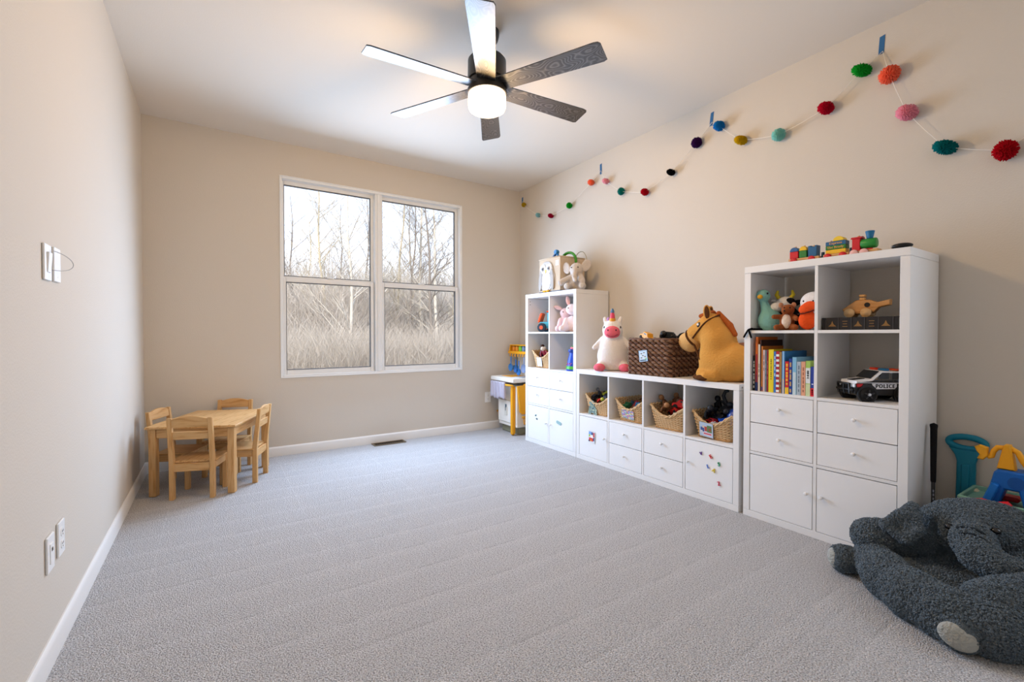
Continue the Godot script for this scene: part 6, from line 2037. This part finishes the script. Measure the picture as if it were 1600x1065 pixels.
	part(lb, "rear_light", geo().box(v3(-0.03, 0.156, 0.07), v3(0.05, 0.011, 0.022), 0.004), mat("d8542f", 0.2))


func wheel_geo(p: Vector3, r: float, t: float) -> Geo:
	return geo().put(p, v3(0, 0, PI / 2)).lathe([Vector2(0, -t), Vector2(r * 0.92, -t), Vector2(r, -t * 0.7), Vector2(r, t * 0.7), Vector2(r * 0.92, t), Vector2(0, t)], 22)


func train(top: float) -> void:
	var x := 3.24
	var pine := wood("z", Color("dcae78"), Color("bd8a52"))
	var red := mat("c8202c", 0.4)
	var green := mat("2c7a35", 0.4)
	var blue := mat("1f5f8c", 0.4)
	var yel := mat("eebd2e", 0.4)
	var grp := "wooden train pieces on the book shelf unit"
	var car := func(label: String, z: float, l: float) -> Node3D:
		var o := thing("wooden_train_car", label, "toy train", v3(x, top, z), 0, grp)
		part(o, "flatbed", geo().box(v3(0, 0.025, l / 2), v3(0.052, 0.014, l), 0.003), pine)
		for s in [-1, 1]:
			for k in 2:
				part(o, "wheel", wheel_geo(v3(s * 0.03, 0.0175, l * [0.2, 0.78][k]), 0.0175, 0.005), red)
		return o
	var a: Node3D = car.call("last wooden train car with red, green and blue house blocks", 3.158, 0.158)
	var hs := [[0.006, 0.046, red, mat("2b5f96", 0.4)], [0.056, 0.04, green, yel]]
	for h in hs:
		part(a, "block", geo().box(v3(0, 0.052, float(h[0]) + float(h[1]) / 2), v3(0.046, 0.04, h[1]), 0.003), h[2])
		var roof := []
		for i in 9:
			var t := PI * i / 8.0
			roof.append(Vector2(float(h[1]) / 2 * cos(t), 0.024 * sin(t)))
		part(a, "roof_block", geo().put(v3(0, 0.072, float(h[0]) + float(h[1]) / 2), v3(0, -PI / 2, 0)).prism(roof, 0.046, 0.002), h[3])
		part(a, "peg", geo().put(v3(0, 0.094, float(h[0]) + float(h[1]) / 2)).lathe([Vector2(0.005, -0.005), Vector2(0.005, 0.006), Vector2(0.003, 0.008), Vector2(0, 0.008)], 12), pine)
	part(a, "window_hole", geo().put(v3(-0.006, 0.052, 0.0055), v3(PI / 2, 0, 0)).lathe([Vector2(0, -0.001), Vector2(0.007, -0.001), Vector2(0.007, 0.002), Vector2(0, 0.002)], 12), mat("4a0f14", 0.6))
	var bt := []
	for q in [[-0.021, -0.03], [0.021, -0.03], [0.022, 0.03], [0.012, 0.03], [0.012, 0.024], [-0.008, 0.024], [-0.008, 0.03], [-0.022, 0.03]]: bt.append(Vector2(q[0], q[1]))
	part(a, "tower_block", geo().put(v3(0, 0.062, 0.124), v3(0, -PI / 2, 0)).prism(bt, 0.046, 0.002), blue)
	part(a, "peg", geo().put(v3(0, 0.088, 0.124)).lathe([Vector2(0.005, -0.005), Vector2(0.005, 0.006), Vector2(0.003, 0.008), Vector2(0, 0.008)], 12), pine)
	part(a, "coupling", geo().put(v3(0, 0.038, 0.168)).lathe([Vector2(0, -0.012), Vector2(0.008, -0.012), Vector2(0.008, 0.012), Vector2(0, 0.012)], 14).box(v3(0, -0.013, -0.008), v3(0.012, 0.004, 0.03), 0.001), mat("1d3f5c", 0.4))
	var b: Node3D = car.call("middle wooden train car with blue, green and yellow lettered blocks", 3.336, 0.12)
	var lay := [[0.043, yel, ""], [0.065, green, "The Brady"], [0.0865, blue, "Express"]]
	for k in 3:
		part(b, "block", geo().box(v3(0, lay[k][0], 0.058), v3(0.046, 0.0215, 0.094), 0.002), lay[k][1])
		if lay[k][2] != "":
			var t := part(b, "block_lettering", text_mesh(lay[k][2], 0.015, 0.001, true, true), mat("d9a35c", 0.5))
			t.position = v3(-0.0235, lay[k][0], 0.058)
			t.rotation.y = -PI / 2
	var half := []
	for i in 11:
		var t := PI * i / 10.0
		half.append(Vector2(0.026 * cos(t), 0.024 * sin(t)))
	part(b, "roof_block", geo().put(v3(0, 0.0975, 0.07), v3(0, -PI / 2, 0)).prism(half, 0.046, 0.002), mat("efc93c", 0.4))
	part(b, "peg", geo().put(v3(0, 0.1, 0.028)).lathe([Vector2(0.005, -0.005), Vector2(0.005, 0.005), Vector2(0, 0.007)], 12), pine)
	part(b, "coupling", geo().put(v3(0, 0.042, 0.122)).lathe([Vector2(0, -0.014), Vector2(0.008, -0.014), Vector2(0.008, 0.012), Vector2(0, 0.012)], 14), mat("1d3f5c", 0.4))
	var e := thing("wooden_train_engine", "wooden train engine with green boiler, red cab and blue funnel", "toy train", v3(x, top, 3.468), 0, grp)
	part(e, "flatbed", geo().box(v3(0, 0.025, 0.055), v3(0.052, 0.014, 0.115), 0.003), pine)
	for s in [-1, 1]:
		for k in 2:
			part(e, "wheel", wheel_geo(v3(s * 0.03, 0.0185, [0.012, 0.055][k]), 0.0185, 0.005), mat("e8b7b4", 0.4))
		part(e, "fender", geo().box(v3(s * 0.022, 0.033, 0.05), v3(0.012, 0.006, 0.08), 0.002), red)
	var cabp := []
	for i in 9:
		var t := PI * i / 8.0
		cabp.append(Vector2(0.023 * cos(t), 0.012 * sin(t)))
	part(e, "cab", geo().box(v3(0, 0.063, 0.018), v3(0.046, 0.06, 0.036), 0.003).put(v3(0, 0.093, 0.018)).prism(cabp, 0.05, 0.002), red)
	part(e, "peg", geo().put(v3(0, 0.105, 0.022)).lathe([Vector2(0.006, -0.005), Vector2(0.006, 0.004), Vector2(0, 0.006)], 12), pine)
	part(e, "boiler", geo().put(v3(0, 0.064, 0.036), v3(PI / 2, 0, 0)).lathe([Vector2(0, 0), Vector2(0.023, 0), Vector2(0.025, 0.003), Vector2(0.025, 0.06), Vector2(0.023, 0.063), Vector2(0, 0.063)], 24), mat("2b8c3a", 0.35))
	part(e, "funnel", geo().put(v3(0, 0.088, 0.07)).lathe([Vector2(0, 0), Vector2(0.013, 0), Vector2(0.02, 0.036), Vector2(0.018, 0.038), Vector2(0, 0.036)], 22), mat("2272a3", 0.35))


# ---------------------------------------------------------------- right of the tall unit
func right_corner() -> void:
	var g := thing("golf_club", "black golf club leaning grip-up against the tall unit's end panel", "golf club", v3(3.335, 0, 3.757))
	var foot := v3(-0.1, 0.02, 0.037)
	var tip := v3(-0.003, 0.644, 0.012)
	var dir := (tip - foot).normalized()
	part(g, "grip", geo().tube([tip - dir * 0.27, tip - dir * 0.26, tip - dir * 0.02, tip - dir * 0.006, tip], [0.009, 0.0105, 0.0135, 0.0155, 0.0145], 14), bumpy("0f0f11", 0.7, noise_tex("weave", 0.25, 256), Vector3.ONE * 14.0, 0.06))
	part(g, "shaft", geo().tube([foot, tip - dir * 0.26], [0.0055, 0.008], 10), mat("16161a", 0.3, 0.6))
	var marks := geo()
	for i in 7: marks.at(Transform3D(Basis(Quaternion(Vector3.UP, dir)), tip - dir * (0.31 + i * 0.018))).box(v3(-0.0075, 0, 0.003), v3(0.002, 0.011, 0.005))
	part(g, "shaft_print", marks, mat("8d93a3", 0.4))
	part(g, "club_head", geo().put(foot + v3(-0.03, 0.0, 0.0)).box(v3(0, 0.006, 0), v3(0.085, 0.05, 0.02), 0.008), mat("3b3d42", 0.3, 0.6))
	# teal plastic paddle with a loop handle
	var teal := mat("0f7f9a", 0.4, 0.4)
	var p := thing("plastic_paddle", "teal plastic toy with a loop handle leaning against the right wall", "toy", v3(3.462, 0, 3.853))
	p.rotation.z = -0.03
	var lp := []
	for i in 28:
		var a := TAU * i / 28.0
		lp.append(v3(0, 0.553 + 0.028 * sin(a), 0.064 * cos(a)))
	part(p, "handle", geo().tube(lp, 0.0145, 12, true), teal)
	var sh := [Vector2(-0.036, 0.004), Vector2(0.036, 0.004), Vector2(0.033, 0.46), Vector2(0.04, 0.49), Vector2(0.062, 0.525), Vector2(0.03, 0.522), Vector2(0, 0.53), Vector2(-0.03, 0.522), Vector2(-0.062, 0.525), Vector2(-0.04, 0.49), Vector2(-0.033, 0.46)]
	part(p, "shaft", geo().put(Vector3.ZERO, v3(0, -PI / 2, 0)).prism(sh, 0.026, 0.006), teal)
	part(p, "rib", geo().put(v3(-0.014, 0.25, 0)).box(Vector3.ZERO, v3(0.01, 0.4, 0.03), 0.004), teal)
	# water and crane play table
	var o := thing("play_table", "green and beige toy play table with a blue ramp tower, behind the elephant seat", "play table", v3(3.34, 0, 4.06))
	var mint := mat("86b5a2", 0.45)
	var cream := mat("dccdb0", 0.5)
	part(o, "deck", geo().box(v3(0, 0.335, 0.0), v3(0.25, 0.012, 0.34), 0.003).box(v3(-0.122, 0.345, 0), v3(0.014, 0.035, 0.36), 0.004).box(v3(0.122, 0.345, 0), v3(0.014, 0.035, 0.36), 0.004).box(v3(0, 0.345, -0.175), v3(0.24, 0.035, 0.014), 0.004).box(v3(0, 0.345, 0.175), v3(0.24, 0.035, 0.014), 0.004), mint)
	for sx in [-1, 1]:
		for sz in [-1, 1]:
			part(o, "leg", geo().box(v3(sx * 0.1, 0.175, sz * 0.168), v3(0.045, 0.35, 0.024), 0.008), cream)
	part(o, "yellow_insert", geo().box(v3(-0.1, 0.29, -0.1815), v3(0.022, 0.1, 0.006), 0.002), mat("e2b52a", 0.4))
	part(o, "knob", geo().put(v3(-0.1, 0.342, -0.181), v3(PI / 2, 0, 0)).lathe([Vector2(0, -0.006), Vector2(0.008, -0.005), Vector2(0.009, 0), Vector2(0, 0.004)], 14), mat("5e1b20", 0.4))
	part(o, "red_track", geo().tube([v3(-0.13, 0.345, -0.15), v3(-0.135, 0.358, -0.1), v3(-0.135, 0.354, -0.06), v3(-0.13, 0.365, -0.02)], [0.012, 0.015, 0.015, 0.017], 10), mat("d3202b", 0.35))
	part(o, "red_track", geo().put(v3(0.02, 0.36, -0.06)).box(Vector3.ZERO, v3(0.06, 0.022, 0.1), 0.008), mat("c21d27", 0.35))
	part(o, "white_wheel", geo().put(v3(-0.128, 0.325, 0.09), v3(0, 0, PI / 2)).lathe([Vector2(0, -0.012), Vector2(0.03, -0.012), Vector2(0.033, 0), Vector2(0.03, 0.012), Vector2(0, 0.014)], 20), mat("ecebe6", 0.4))
	var blue := mat("1263bd", 0.4)
	var tw := thing("ramp_tower", "blue plastic ramp tower standing on the toy play table", "toy tower", v3(3.30, 0.341, 4.03))
	var outl := [Vector2(-0.075, 0), Vector2(-0.035, 0), Vector2(-0.012, 0.075), Vector2(0.028, 0.075), Vector2(0.045, 0), Vector2(0.09, 0), Vector2(0.075, 0.14), Vector2(0.065, 0.155), Vector2(-0.032, 0.155), Vector2(-0.045, 0.145)]
	part(tw, "tower_body", geo().put(Vector3.ZERO, v3(0, -PI / 2, 0)).prism(outl, 0.1, 0.008), blue)
	part(tw, "ramp_step", geo().put(v3(-0.055, 0.05, -0.052), v3(0.32, 0, 0)).box(Vector3.ZERO, v3(0.03, 0.1, 0.028), 0.006), mat("1a72cf", 0.4))
	part(tw, "tower_arch", geo().put(v3(-0.051, 0.11, 0.022), v3(0, 0, PI / 2)).lathe([Vector2(0, 0), Vector2(0.024, 0), Vector2(0.026, 0.002), Vector2(0, 0.002)], 20), mat("0d4f9c", 0.4))
	var yel := mat("f0a91c", 0.4)
	var cr := thing("toy_crane", "yellow toy crane with two hooked arms on top of the blue tower", "toy crane", v3(3.30, 0.496, 4.018))
	part(cr, "mast", geo().put(Vector3.ZERO, v3(0, -PI / 2, 0)).prism([Vector2(-0.03, 0), Vector2(0.026, 0), Vector2(0.014, 0.085), Vector2(0.008, 0.105), Vector2(-0.008, 0.105), Vector2(-0.014, 0.085)], 0.05, 0.006), yel)
	part(cr, "arm", geo().tube([v3(0, 0.09, -0.005), v3(-0.005, 0.088, -0.03), v3(-0.005, 0.07, -0.042), v3(-0.005, 0.045, -0.048), v3(-0.005, 0.04, -0.053), v3(-0.005, 0.05, -0.06)], [0.011, 0.011, 0.01, 0.01, 0.009, 0.009], 10), yel)
	part(cr, "claw", geo().put(v3(-0.005, 0.06, -0.072), v3(0, -PI / 2, 0)).prism([Vector2(-0.028, 0.02), Vector2(-0.012, 0.03), Vector2(0.014, 0.022), Vector2(0.016, -0.012), Vector2(0.0, -0.034), Vector2(-0.02, -0.032), Vector2(-0.012, -0.012), Vector2(-0.022, 0.002)], 0.03, 0.005), yel)
	part(cr, "arm", geo().tube([v3(0, 0.09, 0.008), v3(-0.005, 0.078, 0.03), v3(-0.005, 0.045, 0.045), v3(-0.005, 0.02, 0.06)], [0.011, 0.011, 0.012, 0.012], 10), yel)
	part(cr, "claw", geo().put(v3(-0.005, 0.012, 0.08), v3(0, -PI / 2, 0)).prism([Vector2(-0.03, -0.018), Vector2(-0.012, 0.01), Vector2(0.012, 0.03), Vector2(0.035, 0.02), Vector2(0.03, -0.008), Vector2(0.012, -0.02), Vector2(-0.012, -0.026)], 0.03, 0.005), yel)
	var rt := thing("red_toy", "dark red toy lying on the floor below the teal paddle", "toy", v3(3.3, 0, 3.83))
	part(rt, "body", geo().box(v3(0, 0.13, 0), v3(0.1, 0.26, 0.1), 0.03), mat("7c1f24", 0.4))
	part(rt, "lid", geo().box(v3(0, 0.27, 0), v3(0.11, 0.03, 0.11), 0.012), mat("92262b", 0.4))


# ---------------------------------------------------------------- elephant floor seat
func fleece(c: String) -> StandardMaterial3D:
	if not M.has("fleece" + c):
		var m := bumpy(c, 0.95, noise_tex("fleece", 0.06, 512, "simplex", 3), Vector3.ONE * 5.0, 1.1, 0.6, 0.1)
		M["fleece" + c] = m
	return M["fleece" + c]


func elephant_chair() -> void:
	var o := thing("elephant_seat", "large dark grey fleece floor seat shaped like an elephant", "floor seat", v3(2.9, 0, 3.95))
	var fur := fleece("69747b")
	var c := v3(2.9, 0, 3.95)
	var b := func(x: float, y: float, z: float) -> Vector3: return v3(x, y, z) - c
	var pads := [[b.call(2.808, 0.06, 3.562), 0.04], [b.call(2.528, 0.068, 4.035), 0.05]]
	# base: a stuffed ring with a padded seat
	var f := Field.new(v3(-0.42, -0.015, -0.42), v3(0.4, 0.3, 0.46), 0.0115)
	f.ell(b.call(2.9, 0.07, 3.97), v3(0.27, 0.07, 0.27), 0.03)
	f.path([b.call(2.88, 0.08, 3.69), b.call(2.76, 0.082, 3.78), b.call(2.672, 0.082, 3.885), b.call(2.63, 0.08, 3.985), b.call(2.645, 0.08, 4.09), b.call(2.73, 0.08, 4.18), b.call(2.86, 0.085, 4.24)], [0.078, 0.084, 0.086, 0.084, 0.084, 0.086, 0.086], 0.03)
	f.cap(b.call(3.04, 0.12, 3.93), b.call(3.05, 0.12, 4.16), 0.12, 0.12, 0.04)
	f.ell(b.call(2.865, 0.19, 3.95), v3(0.15, 0.09, 0.16), 0.03, Vector3.ZERO, true)
	f.ell(b.call(2.87, 0.1, 3.955), v3(0.12, 0.032, 0.13), 0.008)
	f.above(0.0)
	var bm := f.mesh(0.004, 45.0)
	curls(part(o, "seat_base", bm, fur), bm, fur, 5)
	# arms of the seat
	for k in 2:
		var fa := Field.new(b.call(2.82, 0.03, 3.56) if k == 0 else b.call(2.6, 0.0, 3.96), b.call(3.12, 0.3, 3.93) if k == 0 else b.call(3.08, 0.3, 4.36), 0.011)
		if k == 0: fa.cap(b.call(2.925, 0.165, 3.665), b.call(3.005, 0.19, 3.815), 0.076, 0.074, 0.01)
		else: fa.cap(b.call(2.722, 0.122, 4.088), b.call(2.93, 0.16, 4.225), 0.089, 0.1, 0.01)
		var am := fa.mesh(0.004, 45.0)
		curls(part(o, "arm", am, fur), am, fur, 5)
	# feet
	for k in 2:
		var ff := Field.new(b.call(2.75, -0.01, 3.5) if k == 0 else b.call(2.48, -0.01, 3.92), b.call(2.94, 0.15, 3.7) if k == 0 else b.call(2.78, 0.17, 4.14), 0.01)
		if k == 0: ff.cap(b.call(2.833, 0.06, 3.59), b.call(2.86, 0.06, 3.63), 0.056, 0.05, 0.01)
		else: ff.cap(b.call(2.582, 0.066, 4.028), b.call(2.69, 0.062, 4.02), 0.066, 0.06, 0.01)
		ff.above(0.0)
		var fm := ff.mesh(0.003, 45.0)
		curls(part(o, "foot", fm, fur), fm, fur, 5, pads)
	# head and trunk
	var fh := Field.new(b.call(2.85, 0.08, 3.72), b.call(3.3, 0.42, 4.22), 0.0115)
	fh.ell(b.call(3.105, 0.255, 3.97), v3(0.2, 0.128, 0.125), 0.008, v3(0, -1.2, 0.1))
	fh.ell(b.call(3.03, 0.275, 3.975), v3(0.105, 0.085, 0.08), 0.02, v3(0, -1.2, 0))
	fh.cap(b.call(2.985, 0.31, 3.868), b.call(2.975, 0.2, 3.862), 0.014, 0.018, 0.012, true)
	var hm := fh.mesh(0.004, 45.0)
	var ft := Field.new(b.call(2.78, 0.12, 3.88), b.call(3.08, 0.37, 4.18), 0.0105)
	ft.path([b.call(2.985, 0.285, 3.975), b.call(2.93, 0.262, 3.99), b.call(2.878, 0.236, 4.02), b.call(2.858, 0.222, 4.062), b.call(2.872, 0.228, 4.115)], [0.058, 0.062, 0.057, 0.047, 0.035], 0.02)
	var tm := ft.mesh(0.004, 45.0)
	var bare := []
	var ef := Field.new(v3(-0.1, -0.11, -0.1), v3(0.1, 0.11, 0.1), 0.008)
	ef.cap(v3(0.035, 0.06, 0.02), v3(-0.035, -0.06, 0.005), 0.016, 0.015, 0.01).cap(v3(0.03, 0.065, 0.02), v3(-0.02, -0.02, -0.062), 0.016, 0.016, 0.01)
	ef.cap(v3(-0.02, -0.02, -0.062), v3(-0.035, -0.06, 0.0), 0.016, 0.015, 0.01).cap(v3(0.03, 0.06, 0.025), v3(-0.02, -0.015, 0.045), 0.017, 0.016, 0.01).cap(v3(-0.02, -0.015, 0.045), v3(-0.035, -0.06, 0.01), 0.016, 0.015, 0.01).ell(v3(-0.003, 0.0, 0.0), v3(0.014, 0.05, 0.045), 0.015)
	var em := ef.mesh(0.003, 60.0)
	for k in 2:
		var ear := part(o, "ear", em, fur)
		ear.position = b.call(2.912, 0.272, 3.785) if k == 0 else b.call(3.09, 0.28, 4.235)
		ear.rotation = v3(0, 0.2, 0) if k == 0 else v3(0, -1.0, 0.2)
		curls(ear, em, fur, 4)
	var hc: Vector3 = b.call(3.08, 0.262, 3.975)
	for s in [[2.972, 0.288, 3.925], [3.0, 0.305, 4.03]]:
		var p := outside_of([fh, ft], hc, (b.call(s[0], s[1], s[2]) as Vector3) - hc, 0.002)
		bare.append([p, 0.022])
		part(o, "eye", geo().ell(p, v3(0.014, 0.012, 0.017), 14, 10), mat("0d0d0f", 0.12, 0.6))
	var pm := bumpy("a9aaa3", 0.85, noise_tex("plush", 0.03, 256), Vector3.ONE * 8.0, 0.5, 0.3)
	part(o, "foot_pad", geo().at(Transform3D(Basis.from_euler(v3(0.1, -2.45, 0)), b.call(2.808, 0.06, 3.562))).ell(Vector3.ZERO, v3(0.033, 0.044, 0.022), 20, 12), pm, "pale suede sole of the far foot")
	part(o, "foot_pad", geo().at(Transform3D(Basis.from_euler(v3(-0.2, -1.2, -0.4)), b.call(2.529, 0.064, 4.037))).ell(Vector3.ZERO, v3(0.053, 0.04, 0.02), 22, 12), pm, "pale suede sole of the near foot")
	var fold := geo()
	for k in 2:
		var pts := []
		for i in 7:
			var t := i / 6.0
			var from: Vector3 = b.call(2.95 - 0.028 * k, 0.262 - 0.008 * k, 3.985 + 0.01 * k)
			var target: Vector3 = b.call(2.9 - 0.028 * k, 0.318 - 0.012 * k + 0.012 * sin(PI * t), lerpf(3.94, 4.025, t) + 0.014 * k)
			pts.append(outside_of([ft], from, target - from, 0.001))
		fold.tube(pts, 0.005, 6)
		for q in pts: bare.append([q, 0.009])
	curls(part(o, "head", hm, fur), hm, fur, 5, bare)
	var trunk := part(o, "trunk", tm, fur)
	curls(trunk, tm, fur, 5, bare)
	part(trunk, "trunk_fold", fold, fleece("2b3136"))


func curls(o: Node3D, m: ArrayMesh, fur: Material, per: int, bare := []) -> void:
	# the pile of the fleece: small curls lying all over the surface
	var arr := m.surface_get_arrays(0)
	var v: PackedVector3Array = arr[Mesh.ARRAY_VERTEX]
	var n: PackedVector3Array = arr[Mesh.ARRAY_NORMAL]
	var r := RandomNumberGenerator.new()
	r.seed = 11
	var mm := MultiMesh.new()
	mm.transform_format = MultiMesh.TRANSFORM_3D
	mm.mesh = geo().ell(Vector3.ZERO, v3(0.0046, 0.003, 0.0034), 6, 4).mesh()
	mm.instance_count = v.size() * per
	for i in v.size():
		for k in per:
			var jit := v3(r.randf_range(-1, 1), r.randf_range(-1, 1), r.randf_range(-1, 1)) * 0.007
			jit -= n[i] * jit.dot(n[i])
			var s := r.randf_range(0.7, 1.35)
			for q in bare:
				if v[i].distance_to(q[0]) < float(q[1]): s = 0.01
			mm.set_instance_transform(i * per + k, Transform3D(Basis.from_euler(v3(r.randf() * TAU, r.randf() * TAU, r.randf() * TAU)).scaled(Vector3.ONE * s), v[i] + jit + n[i] * r.randf_range(-0.001, 0.003)))
	var c := MultiMeshInstance3D.new()
	c.name = "fleece_curls"
	c.multimesh = mm
	c.material_override = fur
	o.add_child(c, true)
	c.set_meta("kind", "stuff")
